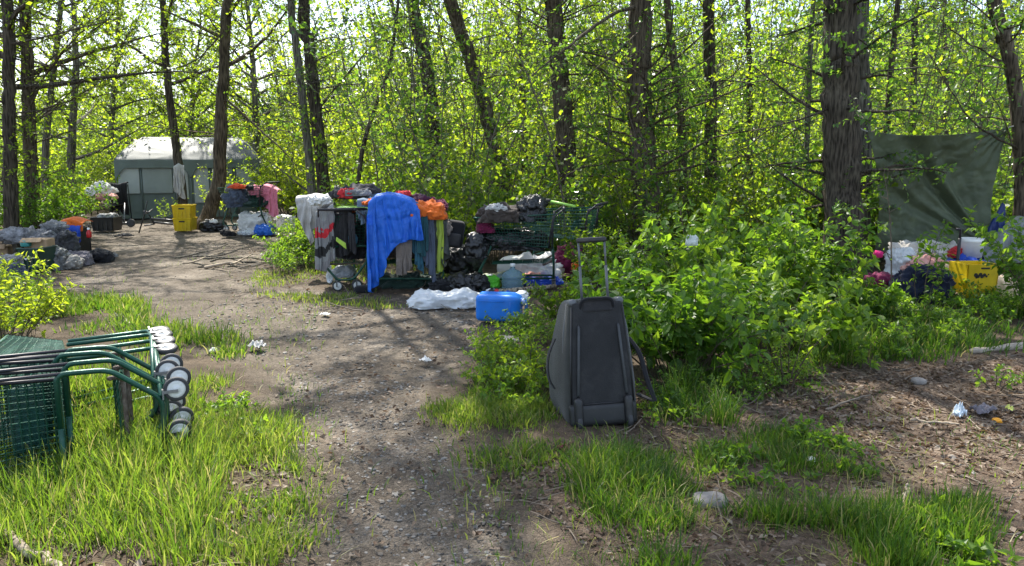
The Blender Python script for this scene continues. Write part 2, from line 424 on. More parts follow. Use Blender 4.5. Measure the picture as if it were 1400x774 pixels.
LM_light = leaf_mat("leaf light", [(.05, .10, .014), (.085, .155, .02), (.13, .19, .026)], [(.20, .32, .012), (.36, .52, .02), (.54, .64, .03)], .58, .45, .3)  # light yellow-green leaf; also carries painted sunlight in the thicket
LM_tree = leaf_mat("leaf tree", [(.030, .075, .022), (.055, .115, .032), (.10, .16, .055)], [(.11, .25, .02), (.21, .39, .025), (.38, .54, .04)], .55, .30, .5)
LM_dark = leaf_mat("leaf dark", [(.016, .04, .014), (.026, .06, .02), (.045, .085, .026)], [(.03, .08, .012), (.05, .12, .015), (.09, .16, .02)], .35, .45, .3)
LM_grass = leaf_mat("grass blade", [(.03, .075, .014), (.07, .13, .02), (.14, .19, .035), (.34, .28, .13)], [(.07, .18, .012), (.18, .32, .02), (.34, .44, .04), (.42, .36, .14)], .45, .45, .3)
M_stem = mat("shrub stem", (.085, .065, .045), .85, .4, 20, .2, 60)
M_twig = mat("twig wood", (.12, .10, .08), .9, .4, 25, .3, 80)
def bark(name, c, light):
    if name in _mats: return _mats[name]
    m = bpy.data.materials.new(name); m.use_nodes = True; nt = m.node_tree; L = nt.links.new; b = nt.nodes["Principled BSDF"]; b.inputs["Roughness"].default_value = .9; b.inputs["Specular IOR Level"].default_value = .2
    t = nd(nt, "ShaderNodeTexCoord"); mpn = nd(nt, "ShaderNodeMapping"); mpn.inputs["Scale"].default_value = (1, 1, .11); L(t.outputs["Object"], mpn.inputs[0])
    n = nd(nt, "ShaderNodeTexNoise", Scale=52., Detail=7., Roughness=.75); L(mpn.outputs[0], n.inputs["Vector"])
    v = nd(nt, "ShaderNodeTexVoronoi", Scale=40.); L(mpn.outputs[0], v.inputs["Vector"])
    md = nd(nt, "ShaderNodeMath", operation='MULTIPLY'); L(n.outputs["Fac"], md.inputs[0]); L(v.outputs["Distance"], md.inputs[1])
    r = nd(nt, "ShaderNodeValToRGB"); r.color_ramp.elements[0].position = .08; r.color_ramp.elements[1].position = .42
    r.color_ramp.elements[0].color = (*c, 1); r.color_ramp.elements[1].color = (*light, 1); L(md.outputs[0], r.inputs[0])
    n2 = nd(nt, "ShaderNodeTexNoise", Scale=2.6, Detail=5., Roughness=.6); L(t.outputs["Object"], n2.inputs["Vector"])
    r2 = nd(nt, "ShaderNodeValToRGB"); r2.color_ramp.elements[0].position = .35; r2.color_ramp.elements[1].position = .7
    r2.color_ramp.elements[0].color = (.65, .63, .6, 1); r2.color_ramp.elements[1].color = (1.25, 1.28, 1.2, 1); L(n2.outputs["Fac"], r2.inputs[0])
    x = nd(nt, "ShaderNodeMix", data_type='RGBA', blend_type='MULTIPLY'); x.inputs[0].default_value = 1; L(r.outputs[0], x.inputs[6]); L(r2.outputs[0], x.inputs[7]); L(x.outputs[2], b.inputs["Base Color"])
    bp = nd(nt, "ShaderNodeBump", Strength=.9, Distance=.03); L(md.outputs[0], bp.inputs["Height"]); L(bp.outputs[0], b.inputs["Normal"])
    _mats[name] = m; return m
B_dark = bark("bark dark", (.020, .016, .012), (.115, .095, .075)); B_grey = bark("bark grey", (.04, .036, .03), (.19, .175, .145)); B_brown = bark("bark brown", (.030, .023, .016), (.155, .122, .09))

def spline(pts, n):
    """Catmull-Rom through pts, n samples"""
    p = np.array([pts[0]] + list(pts) + [pts[-1]], float); m = len(pts) - 1; out = []
    for x in np.linspace(0, m - 1e-6, n):
        i = int(x); t = x - i; a, b, c, d = p[i], p[i + 1], p[i + 2], p[i + 3]
        out.append(.5 * ((2 * b) + (-a + c) * t + (2 * a - 5 * b + 4 * c - d) * t * t + (-a + 3 * b - 3 * c + d) * t ** 3))
    return np.array(out)
def tree(name, label, Y, pts, r, H, seed, crown=(5, 2.4, 14, 26), lean=(0, 0), low=(10, 1.2), lowz=(.9, 5.6), limbs=(), bk=None, lm=None, llen=.068, flare=1.35, group='trees round the clearing', cat='tree', lowleaf=11, cl=.1):
    r *= .82; rs = np.random.RandomState(seed)
    W = [np.array(D(a, b, Y)) for a, b in pts]; W[0][2] = -.06
    top = W[-1]; dr = top - W[-2]; dr = dr / np.linalg.norm(dr)
    zt = max(H, top[2] + .5); k = zt - top[2]
    W.append(top + np.array([dr[0] * k * .35 + lean[0] * .5, dr[1] + lean[1] * .5, k * .5]))
    W.append(top + np.array([dr[0] * k * .5 + lean[0], dr[1] + lean[1], k]))
    C = spline(W, 44); zz = np.clip(C[:, 2], 0, None) / zt
    C[1:-1, :2] += rs.normal(size=(42, 2)) * r * .07
    rad = r * (1 - zz) ** .75 + .012; rad *= 1 + (flare - 1) * np.exp(-np.clip(C[:, 2], 0, None) / .28)
    root = thing(name, label, cat, tuple(W[0] + np.array([0, 0, .06])), group=group); o0 = np.array(root.location)
    a = Acc(); sides = 14 if r > .1 else 9
    a.tubes((C - o0)[None], rad[None], sides)
    Vv = np.concatenate(a.v); ax = np.repeat(C - o0, sides, 0); nrm = Vv - ax
    Vv = ax + nrm * (1 + .16 * pn(np.concatenate([nrm / (r + .01) * 1.5, ax[:, 2:] * .0], 1)[:, :3] + ax * np.array([0, 0, 1.1]), seed)[:, None] + .10 * pn(Vv * 9, seed + 1)[:, None])
    a.v = [Vv]; a.build("trunk", bk or B_dark, root, smooth=True)
    lim = Acc(); lv = Leaves(); lw = Leaves()
    def at_z(z):
        i = np.clip(np.searchsorted(C[:, 2], z), 1, 43); f = ((z - C[i - 1, 2]) / (C[i, 2] - C[i - 1, 2] + 1e-9))[:, None]
        return C[i - 1] * (1 - f) + C[i] * f - o0, np.interp(z, C[:, 2], rad)
    if crown:
        z0, R_, nl, ntw = crown
        z = z0 + (zt - z0) * (np.arange(nl) + rs.rand(nl)) / nl * .97; S, rz = at_z(z); az = np.arange(nl) * 2.4 + rs.rand(nl)
        up = .25 + .7 * (z - z0) / (zt - z0)
        Ln = R_ * (1.1 - .65 * ((z - z0) / (zt - z0)) ** 1.5) * (.7 + .5 * rs.rand(nl))
        B = curves(S, np.stack([np.cos(az), np.sin(az), up], 1), Ln, 8, UP * .25, .10, rs)
        lim.tubes(B, np.linspace(1, .15, 8)[None] * np.minimum(rz * .55, .05)[:, None], 5)
        t = .25 + .75 * rs.rand(nl, ntw); p, tg = along(B, t); p = p.reshape(-1, 3); tg = tg.reshape(-1, 3)
        T = curves(p, unit(tg * .7 + rs.normal(size=p.shape) * .8), .35 + .55 * rs.rand(len(p)), 4, -UP * .2, .12, rs)
        lim.tubes(T, np.linspace(.007, .002, 4)[None], 3)
        leaf_twigs(T, 9, cl, lv, rs, .05, .62)
    K, ll = low
    if K:
        z = lowz[0] + (lowz[1] - lowz[0]) * rs.rand(K); S, rz = at_z(z); az = rs.rand(K) * 2 * np.pi
        B = curves(S, np.stack([np.cos(az), np.sin(az), .1 + .8 * rs.rand(K)], 1), ll * (.35 + .9 * rs.rand(K)), 8, -UP * .45, .12, rs)
        lim.tubes(B, np.linspace(1, .25, 8)[None] * (.004 + .10 * rz[:, None]), 4)
        t = .2 + .8 * rs.rand(K, 6); p, tg = along(B, t); p = p.reshape(-1, 3); tg = tg.reshape(-1, 3)
        T = curves(p, unit(tg * .8 + rs.normal(size=p.shape) * .7), ll * .3 * (.4 + rs.rand(len(p))), 5, -UP * .25, .14, rs)
        lim.tubes(T, np.linspace(.004, .0015, 5)[None], 3)
        if lowleaf: leaf_twigs(T, lowleaf, llen, lw, rs, .05, .62)
    for lp in limbs:      # (points (px,py,dY), radius, twigs, leaves)
        Q = spline([np.array(D(x, y, Y + dy)) for x, y, dy in lp[0]], 22) - o0
        Q[1:] += np.cumsum(rs.normal(size=(21, 3)) * .006, 0)
        lone = Acc(); lone.tubes(Q[None], np.linspace(1, .25, 22)[None] * lp[1], 6)
        t = .15 + .85 * rs.rand(1, lp[2]); p, tg = along(Q[None], t); p = p[0]; tg = tg[0]
        T = curves(p, unit(tg * .6 + rs.normal(size=p.shape) * .7), .2 + .5 * rs.rand(len(p)), 6, -UP * .3, .13, rs)
        lone.tubes(T, np.linspace(.005, .0015, 6)[None], 3); lone.build('limb', bk or B_dark, root)
        if lp[3]: leaf_twigs(T, lp[3], llen, lw, rs, .1, .62)
    if lim.n: lim.build("limbs", bk or B_dark, root)
    if lv.p: lv.build("crown", lm or LM_tree, root, 'far')
    if lw.p: lw.build("low_foliage", lm or LM_tree, root, 'mid')
    return root
def shrub(label, at, h, spread, ns, ntw, per, llen, seed, m=None, kind='near', name="shrub", cat="shrub", group="shrubs round the camp", **kw):
    rs = np.random.RandomState(seed); root = thing(name, label, cat, (at[0], at[1], 0), group=group)
    st, lv = Acc(), Leaves(); shrub_geo(st, lv, (0, 0, -.02), h, spread, ns, ntw, per, llen, rs, **kw)
    st.build("stems", M_stem, root); lv.build("foliage", m or LM_bush, root, kind)
    return root
# ------------------------------------------------------------------ trees that can be told apart
tree("slender_tree", "thin leaning trunk with pale cloth strips tied round it, right in front of the tent", 17.3,
     [(253, 296), (244, 225), (234, 150), (226, 70), (222, 0)], .115, 9, 11, crown=(2.9, 1.9, 14, 18), lean=(-.5, .6), low=(26, 1.5), lowz=(2.0, 6.0), lm=LM_light, bk=B_dark, lowleaf=8)
tree("leaning_tree", "trunk with a thick slanting foot that bends upright, between yellow crate and pink-topped cart", 16.4,
     [(278, 304), (291, 275), (301, 235), (303, 160), (308, 70), (312, 0)], .16, 10, 12, crown=(3.1, 2.0, 14, 18), lean=(.4, 1.2), low=(26, 1.6), lowz=(1.8, 6.2), lm=LM_light, bk=B_brown,
     limbs=[([(303, 130, 0), (340, 165, -.3), (375, 195, -.6), (405, 228, -.8)], .03, 6, 3), ([(308, 40, 0), (270, 78, -.3), (225, 95, -.5)], .02, 8, 6)])
tree("alder_tree", "slim grey trunk standing close beside a darker thicker trunk, above the white cloth", 13.6,
     [(431, 292), (424, 235), (414, 140), (404, 55), (397, 0)], .085, 11, 13, crown=(6, 2.2, 12, 20), lean=(1.6, -4.2), low=(13, 1.32), lowz=(1.6, 4.4), bk=B_grey, lowleaf=7,  # crown above view, leaned forward to shade the foreground
     limbs=[([(414, 150, 0), (395, 140, -.2), (365, 110, -.3)], .016, 5, 4), ([(428, 265, 0), (395, 240, -.2), (360, 215, -.4)], .022, 5, 0)])
tree("alder_tree", "dark upright trunk behind the striped jacket cart, paired with a slim grey trunk", 13.9,
     [(446, 292), (440, 225), (431, 150), (423, 60), (415, 0)], .135, 14, 14, crown=(6, 3.2, 24, 34), lean=(2.4, -5.0), low=(17, 1.43), lowz=(1.8, 4.4), bk=B_dark, lowleaf=7,  # unseen crown made dense and bent forward to shade the path
     limbs=[([(432, 155, 0), (455, 125, -.2), (485, 92, -.4), (520, 58, -.5)], .028, 10, 5), ([(437, 190, 0), (452, 150, -.1), (462, 90, 0)], .012, 5, 5)])
tree("alder_sapling", "thin dark stem slanting up to one side behind the blue tarp", 13.0,
     [(480, 268), (494, 215), (512, 150), (530, 100), (540, 40)], .035, 6, 15, crown=None, low=(15, 0.99), lowz=(1.4, 4.2), bk=B_dark, lowleaf=6)
tree("alder_tree", "straight dark trunk rising behind the orange cloth, topped with loose leaves", 15.0,
     [(597, 296), (594, 220), (588, 130), (576, 55), (563, 0)], .165, 14, 16, crown=(5.5, 3.2, 24, 34), lean=(.9, -5.2), low=(27, 1.65), lowz=(1.5, 4.8), bk=B_dark)  # crown out of view, shaped dense and leaning to cast foreground shade
tree("alder_sapling", "thin curved stem crossing in front of the dark trunk behind the orange cloth", 15.8,
     [(592, 296), (586, 230), (572, 140), (552, 60), (534, 0)], .05, 8, 17, crown=(5.2, 1.2, 6, 10), low=(13, 1.10), lowz=(1.6, 5), bk=B_grey)
tree("alder_tree", "brown trunk tilted to one side above the black rubbish bags", 13.8,
     [(690, 298), (686, 245), (672, 185), (652, 110), (632, 50), (615, 0)], .155, 13, 18, crown=(5.3, 3.1, 22, 32), lean=(-1.2, -4.4), low=(23, 1.54), lowz=(1.4, 4.6), bk=B_brown,  # unseen crown thickened and leaned in for shade on the ground
     limbs=[([(664, 150, 0), (690, 120, -.1), (716, 96, -.3), (745, 82, -.5)], .016, 8, 6)])
tree("alder_sapling", "thin upright stem between the tilted brown trunk and the thick trunk behind the wire cart", 16.0,
     [(719, 300), (717, 220), (713, 110), (708, 0)], .085, 9, 19, crown=(5.5, 1.6, 8, 14), low=(20, 1.21), lowz=(1.2, 5), bk=B_dark)
tree("alder_tree", "thick dark trunk half hidden by twigs, rising behind the wire cart handle", 12.6,
     [(782, 312), (776, 240), (770, 150), (762, 70), (756, 0)], .19, 14, 20, crown=(5, 3.1, 20, 30), lean=(-.6, -3.0), low=(30, 1.65), lowz=(1.1, 4.3), bk=B_brown,
     limbs=[([(779, 285, 0), (765, 240, -.6), (745, 205, -1), (720, 180, -1.2)], .016, 6, 0), ([(776, 250, 0), (800, 222, -.5), (818, 180, -.9)], .013, 6, 2)])
tree("cottonwood_tree", "broad brown trunk wrapped in leafy sprays, behind the dense green bush", 11.0,
     [(884, 346), (882, 270), (878, 190), (874, 100), (878, 0)], .22, 15, 21, crown=(4.6, 3.0, 18, 26), lean=(.5, -.6), low=(44, 1.65), lowz=(1.2, 3.8), bk=B_brown, llen=.085,
     limbs=[([(872, 8, 0), (835, 18, -.5), (795, 48, -.9), (760, 76, -1.2), (722, 104, -1.5)], .03, 12, 6),
            ([(876, 40, 0), (850, 62, -.8), (815, 92, -1.2), (775, 130, -1.5)], .016, 10, 7)])
tree("alder_sapling", "bent stem hidden among leaves beside the broad leafy trunk", 12.2,
     [(935, 330), (934, 240), (930, 150), (918, 60), (912, 0)], .075, 9, 22, crown=(5, 1.5, 8, 14), low=(23, 1.21), lowz=(1.2, 4.4), bk=B_brown)
tree("alder_tree", "straight bare trunk with clear sides rising above the dense bush", 13.0,
     [(973, 326), (972, 220), (971, 110), (969, 0)], .125, 13, 23, crown=(5.2, 2.4, 14, 22), lean=(.3, .3), low=(17, 1.43), lowz=(1.8, 4.4), bk=B_dark, lowleaf=5,
     limbs=[([(972, 255, 0), (1005, 228, -.4), (1050, 205, -.8), (1090, 178, -1.2), (1125, 160, -1.4)], .018, 10, 0)])
tree("alder_sapling", "pole-thin dark stem halfway between the bare trunk and the biggest trunk", 14.5,
     [(1025, 322), (1025, 200), (1024, 90), (1022, 0)], .065, 10, 24, crown=(5.5, 1.5, 8, 12), low=(17, 1.32), lowz=(1.2, 5), bk=B_dark, lowleaf=4)
tree("alder_sapling", "pale thin stem standing close to the biggest trunk, with bare side twigs", 12.0,
     [(1098, 330), (1102, 220), (1106, 100), (1112, 0)], .045, 8, 25, crown=(5, 1.2, 6, 10), low=(23, 1.43), lowz=(1.0, 4.2), bk=B_grey, lowleaf=3,
     limbs=[([(1100, 250, 0), (1060, 262, -.3), (1015, 285, -.5)], .011, 6, 0)])
tree("cottonwood_tree", "biggest trunk of all, furrowed dark bark, holding one end of the green tarp", 9.3,
     [(1154, 362), (1153, 290), (1151, 180), (1150, 90), (1149, 0)], .265, 17, 26, crown=(4.4, 3.6, 22, 28), lean=(-.3, -.6), low=(27, 1.10), lowz=(.8, 3.4), bk=B_dark, llen=.08, flare=1.5,
     limbs=[([(1140, 145, 0), (1105, 165, -.3), (1060, 180, -.6), (1020, 210, -.9)], .016, 8, 0)])
tree("cottonwood_tree", "lighter trunk tucked right behind the biggest trunk", 10.2,
     [(1180, 348), (1180, 220), (1179, 100), (1178, 0)], .115, 12, 27, crown=(5, 2, 10, 20), lean=(.6, .2), low=(13, 1.10), lowz=(1.5, 3.6), bk=B_grey)
tree("alder_sapling", "dark wiry stem rising behind the tarp next to the biggest trunk", 13.5,
     [(1206, 322), (1210, 230), (1217, 110), (1228, 0)], .065, 9, 28, crown=(5, 1.5, 8, 14), low=(20, 1.21), lowz=(1.8, 4.6), bk=B_dark)
tree("alder_sapling", "dark stem rising behind the middle of the hanging green tarp", 14.5,
     [(1246, 318), (1247, 210), (1249, 100), (1252, 0)], .08, 10, 29, crown=(5, 1.6, 8, 16), low=(23, 1.32), lowz=(1.9, 5), bk=B_dark)
tree("alder_sapling", "short thin stem showing between leaves above the tarp's sagging edge", 15.5,
     [(1290, 316), (1291, 210), (1293, 120), (1290, 0)], .075, 9, 30, crown=(5, 1.6, 8, 16), low=(27, 1.32), lowz=(1.9, 5), bk=B_brown)
tree("alder_tree", "bent brown trunk holding the high corner of the green tarp", 9.5,
     [(1394, 356), (1397, 270), (1394, 190), (1386, 110), (1372, 45), (1358, 0)], .10, 12, 31, crown=(4.6, 2.6, 14, 22), lean=(-1, -.6), low=(27, 1.43), lowz=(1.3, 3.8), bk=B_brown, llen=.085,
     limbs=[([(1394, 205, 0), (1365, 190, -.4), (1335, 172, -.7), (1305, 130, -1), (1275, 75, -1.2)], .016, 9, 4), ([(1380, 90, 0), (1330, 62, -.5), (1285, 20, -.9)], .014, 9, 7)])
# left margin
tree("willow_tree", "leafy tree standing beyond the slender trunk, its crown showing over the tent", 25, [(150, 270), (152, 180), (158, 90), (160, 60)], .12, 7.2, 41, crown=(1.2, 2.6, 30, 34), low=(0, 0), bk=B_grey, lm=LM_light, cl=.12)
tree("willow_tree", "leafy tree beyond the tent roof between its two trunks", 27, [(262, 262), (262, 180), (266, 90), (270, 70)], .12, 6.6, 42, crown=(1.2, 2.6, 30, 34), low=(0, 0), bk=B_grey, lm=LM_light, cl=.12)
tree("willow_tree", "airy leafy tree behind the tent's end wall beside the leaning trunk", 24, [(352, 272), (350, 180), (346, 90), (340, 20)], .13, 9, 43, crown=(1.4, 2.8, 34, 34), low=(0, 0), bk=B_grey, lm=LM_light, cl=.11)
tree("willow_tree", "airy leafy tree behind the shady thicket by the junk heap", 19, [(96, 290), (98, 200), (104, 90), (100, 10)], .12, 7.5, 44, crown=(1.4, 2.2, 22, 24), low=(0, 0), bk=B_grey, lm=LM_light, cl=.09)
tree("willow_tree", "multi leaved dark trunk at the shady bush beside the junk pile", 13.2,
     [(44, 316), (42, 230), (38, 120), (34, 0)], .13, 11, 32, crown=(2.6, 2.8, 20, 22), lean=(-.6, 1), low=(34, 1.7), lm=LM_light, lowz=(.9, 4.4), bk=B_brown,
     limbs=[([(40, 150, 0), (70, 92, -.5), (110, 48, -1), (150, 12, -1.2)], .02, 10, 5), ([(40, 170, 0), (80, 142, -.6), (115, 108, -1)], .012, 8, 6)])
tree("willow_tree", "dark stem at the very edge beyond the shopping trolleys, lower leaves drooping", 12.2,
     [(14, 322), (14, 230), (12, 120), (10, 0)], .12, 10, 33, crown=(2.4, 2.8, 20, 22), lean=(-.8, .6), low=(40, 1.6), lm=LM_light, lowz=(.7, 4.2), bk=B_dark,
     limbs=[([(12, 60, 0), (60, 50, -.6), (115, 34, -1), (170, 20, -1.4)], .018, 12, 6)])
tree("willow_tree", "slanting thin trunk in the shady thicket behind the grey heap", 15.0,
     [(66, 304), (62, 230), (68, 140), (78, 60), (84, 0)], .075, 8, 34, crown=(2.8, 2.2, 18, 26), lean=(-.4, 1), low=(24, 1.5), lm=LM_light, lowz=(.9, 5), bk=B_grey)

# ------------------------------------------------------------------ shrubs that can be told apart
def S(px, py): q = P(px, py); return (q.x, q.y)
k_ = dict(w=.54, tone=(.52, .24))
shrub("dense bright green bush right behind the wheeled bag, leaves down to the ground", S(925, 512), 0.78, 0.7, 39, 9, 9, .092, 101, tw=.30, **k_)
shrub("dense green bush with a dark hollow under its leaves, beside the leaf litter", S(1060, 478), 0.88, .95, 39, 10, 9, .095, 102, tw=.30, t0=.42, arch=.6, **k_)
shrub("tallest leafy green bush, in front of the broad leafy trunk", S(985, 440), 1.12, 0.85, 39, 10, 9, .092, 103, tw=.26, **k_)
shrub("green bush reaching up in front of the biggest trunk", S(1090, 436), 1.0, 0.48, 39, 10, 9, .09, 104, tw=.26, **k_)
shrub("green bush beside the wheeled bag's handle with rubbish showing through", S(880, 440), 0.78, 0.4, 23, 9, 9, .068, 105, tw=.28, **k_)
shrub("loose green bush at the edge of the tarp camp in front of the maroon bag", S(1170, 432), 0.42, 0.35, 23, 9, 9, .072, 107, tw=.3, **k_)
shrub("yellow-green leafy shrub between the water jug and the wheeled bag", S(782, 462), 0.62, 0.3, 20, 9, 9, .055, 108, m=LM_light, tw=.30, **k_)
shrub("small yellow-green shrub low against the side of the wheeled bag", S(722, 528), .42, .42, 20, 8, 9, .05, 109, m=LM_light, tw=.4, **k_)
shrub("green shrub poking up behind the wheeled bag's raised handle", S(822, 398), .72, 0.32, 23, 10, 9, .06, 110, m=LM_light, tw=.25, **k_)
shrub("tall spindly weed with pale narrow leaves in front of the dark hollow bush", S(1075, 532), .48, .16, 7, 6, 7, .04, 111, m=LM_bush, tw=.3, w=.26, tone=(.8, .15))
shrub("tiny lone green seedling on the leaf litter near the log", S(1362, 530), .2, .16, 5, 4, 5, .045, 112, tw=.5, **k_)
shrub("dark leafed bush at the edge beside the beige sheet", S(1425, 436), 1.05, .55, 23, 9, 9, .085, 113, tw=.28, **k_)
shrub("slim sapling with large leaves in front of the hanging green tarp", S(1262, 420), 0.95, .3, 4, 8, 6, .085, 114, tw=.26, tone=(.6, .2))
shrub("bare pale stem with few twigs standing in front of the tarp", S(1214, 425), 1.75, .1, 1, 9, 2, .06, 115, tw=.25, r0=.012)
shrub("leafy yellow-green sprig rising beside the fallen shopping trolleys", S(8, 478), .82, .42, 16, 9, 9, .06, 116, m=LM_light, tw=.28, tone=(.75, .2), w=.45)
shrub("low yellow-green sprig by the grass behind the fallen trolleys", S(40, 436), .42, .3, 9, 6, 6, .055, 117, m=LM_light, tw=.36, tone=(.7, .2), w=.45)
shrub("shady green thicket bush behind the junk heap with the recycling box", S(52, 330), 1.35, 1.2, 34, 9, 9, .085, 118, tw=.3, kind='mid', **k_)
shrub("light green bush between the shady thicket and the black stroller", S(98, 304), 1.2, 1.0, 29, 9, 9, .085, 119, m=LM_light, tw=.3, kind='mid', **k_)
shrub("dark green bush at the edge behind the grey heap", S(0, 340), 1.5, 1.2, 34, 9, 9, .085, 120, m=LM_bush, tw=.3, kind='mid', **k_)
shrub("soft green bush beside the path between pink-topped cart and striped jacket cart", S(418, 362), 0.62, 0.36, 34, 9, 9, .062, 121, tw=.3, kind='mid', **k_)
shrub("small bush at the path edge next to the dead branches", S(436, 345), 0.7, 0.4, 23, 9, 9, .06, 122, m=LM_light, tw=.3, kind='mid', **k_)
shrub("bright yellow-green bush glowing behind the blue tarp cart", S(520, 306), 1.7, 1.7, 46, 11, 9, .09, 123, m=LM_light, tw=.26, kind='mid', tone=(.75, .2), w=.55)  # sunlit glow comes from the bright leaf tone
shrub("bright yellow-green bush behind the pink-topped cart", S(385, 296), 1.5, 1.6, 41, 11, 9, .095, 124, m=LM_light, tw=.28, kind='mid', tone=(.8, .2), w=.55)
shrub("small leafy shoot growing at the foot of the slanting trunk beside the yellow crate", S(300, 309), 1.0, .35, 9, 6, 6, .07, 125, m=LM_light, tw=.3, kind='mid', tone=(.7, .2))
shrub("small leafy shoot between the tent wall and the yellow crate", S(232, 306), .62, .4, 8, 6, 6, .065, 126, m=LM_light, tw=.34, kind='mid', tone=(.6, .2))
shrub("tall leafy shoot rising in front of the tent's pale side panel", S(318, 300), 1.7, .5, 9, 7, 6, .075, 127, m=LM_light, tw=.25, kind='mid', tone=(.7, .2))

# ------------------------------------------------------------------ undergrowth and far wood: one mass of leaves each
rs = np.random.RandomState(5)
NO = [[(-12.5, 6), (-12.5, 14.5), (-11.2, 19), (-10.6, 22.6), (-5.6, 22.6), (-5.4, 18.2), (-2.7, 15.5), (-2.3, 11), (-2.4, 9), (1.2, 9), (1.2, 10.3), (2.2, 10.3), (2.2, 6)],
      [(3.6, 6), (3.6, 10.6), (6.8, 10.8), (6.8, 6)]]
def free(x, y):
    return not any(in_poly(np.array([x]), np.array([y]), p_)[0] for p_ in NO)
st = Acc(); lv1, lv2, lv3 = Leaves(), Leaves(), Leaves()
n = 0
while n < 680:
    y = 10.4 + 24 * rs.rand() ** 1.1; x = (rs.rand() * 2 - 1) * (.74 * y + 1.5)
    if not free(x, y): continue
    if x < -12 and y < 14: continue
    tall = rs.rand() < .28
    px = x / y * 1050 + 700
    bright = (px < 640 and y > 15) or y > 24  # where brighter leaf colour stands in for sunlight
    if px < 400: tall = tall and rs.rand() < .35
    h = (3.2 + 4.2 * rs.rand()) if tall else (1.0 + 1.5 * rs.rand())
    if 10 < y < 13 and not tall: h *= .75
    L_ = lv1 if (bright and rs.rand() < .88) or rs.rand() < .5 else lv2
    if tall:
        shrub_geo(st, L_, (x, y, 0), h, 1.25, 3 + int(rs.rand() * 2), 30, 9, .098, rs, tw=.17, t0=.12, w=.66, tone=(.55, .2), r0=.013, arch=.2)
    else:
        shrub_geo(st, L_, (x, y, 0), h, .8 + .7 * rs.rand(), 14, 10, 8, .10, rs, tw=.26, t0=.15, w=.6, tone=(.55, .2), r0=.008)
    n += 1
n = 0
while n < 170:
    y = 15.5 + 8 * rs.rand(); x = (rs.rand() * 2 - 1) * .5 * y - 1.5
    if not free(x, y): continue
    shrub_geo(st, lv1, (x, y, 0), 1.3 + 1.6 * rs.rand(), .9 + .6 * rs.rand(), 12, 9, 8, .10, rs, tw=.26, t0=.2, w=.62, tone=(.72, .25), r0=.008); n += 1  # extra low shrubs, lit look put into their leaf tone
tag(lv1.build("sunlit_tone_undergrowth", LM_light, None, 'far'), "mass of yellow-green leaves filling the thicket behind the camp", "undergrowth", kind='stuff')  # brighter leaf material, sunlight put into the colour
tag(lv2.build("shaded_tone_undergrowth", LM_tree, None, 'far'), "mass of mid green leaves filling the wood between the trunks", "undergrowth", kind='stuff')  # darker leaf material, shade put into the colour
tag(st.build("undergrowth_stems", M_twig), "tangle of thin stems and bare twigs between the trunks", "undergrowth", kind='stuff')
st = Acc(); lv1, lv3 = Leaves(), Leaves()
for i in range(330):
    y = 30 + 34 * rs.rand(); x = (rs.rand() * 2 - 1) * (.76 * y + 2); px = x / y * 1050 + 700
    h = 7 + 6 * rs.rand()
    if px < 380: h = (2.8 + 2.6 * rs.rand() ** 1.3) * y / 34
    elif px < 520: h *= .72
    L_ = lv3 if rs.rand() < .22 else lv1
    shrub_geo(st, L_, (x, y, 0), h, 2.6, 6, 22, 9, .21, rs, tw=.18, t0=.06, w=.7, tone=(.5, .2), r0=.035, arch=.25)
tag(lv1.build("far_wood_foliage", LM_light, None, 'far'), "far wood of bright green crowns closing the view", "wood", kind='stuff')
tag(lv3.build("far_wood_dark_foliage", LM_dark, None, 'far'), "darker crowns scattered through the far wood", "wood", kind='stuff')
tag(st.build("far_wood_stems", B_grey), "thin far trunks and limbs of the wood beyond the clearing", "wood", kind='stuff')
# ------------------------------------------------------------------ cloth, bags and boxes
def sheet(name, G, m, parent=None, thick=.004, uvs=True):
    """G (nv,nu,3) grid of points"""
    nv, nu, _ = G.shape; I = np.arange(nu * nv).reshape(nv, nu)
    F = np.stack([I[:-1, :-1], I[:-1, 1:], I[1:, 1:], I[1:, :-1]], -1).reshape(-1, 4)
    uu, vv = np.meshgrid(np.linspace(0, 1, nu), np.linspace(0, 1, nv))
    o = link(name, mesh_np(name, G.reshape(-1, 3), [F], smooth=True, uv=np.stack([uu.ravel(), vv.ravel()], 1)), m, parent)
    if thick:
        sb = o.modifiers.new("smooth", 'SUBSURF'); sb.levels = 1; sb.render_levels = 1
        md = o.modifiers.new("thickness", 'SOLIDIFY'); md.thickness = thick; md.offset = 0
    return o
def resample(pts, n):
    p = np.array(pts, float); l = np.concatenate([[0], np.cumsum(np.linalg.norm(np.diff(p, axis=0), axis=1))]); x = np.linspace(0, l[-1], n)
    return np.stack([np.interp(x, l, p[:, k]) for k in range(3)], 1)
def wrinkle(G, amp, f, seed, sharp=.5):
    p = G.reshape(-1, 3); w = p + .12 * np.stack([pn(p * 3, seed + 1), pn(p * 3, seed + 2), pn(p * 3, seed + 3)], 1)
    a = pn(w * f, seed); b = pn(w * f * 2.3, seed + 5)
    return ((1 - sharp) * a + sharp * (.5 - 2 * np.abs(a)) + .45 * (.4 - 2 * np.abs(b)) * sharp + .2 * b).reshape(G.shape[:2]) * amp
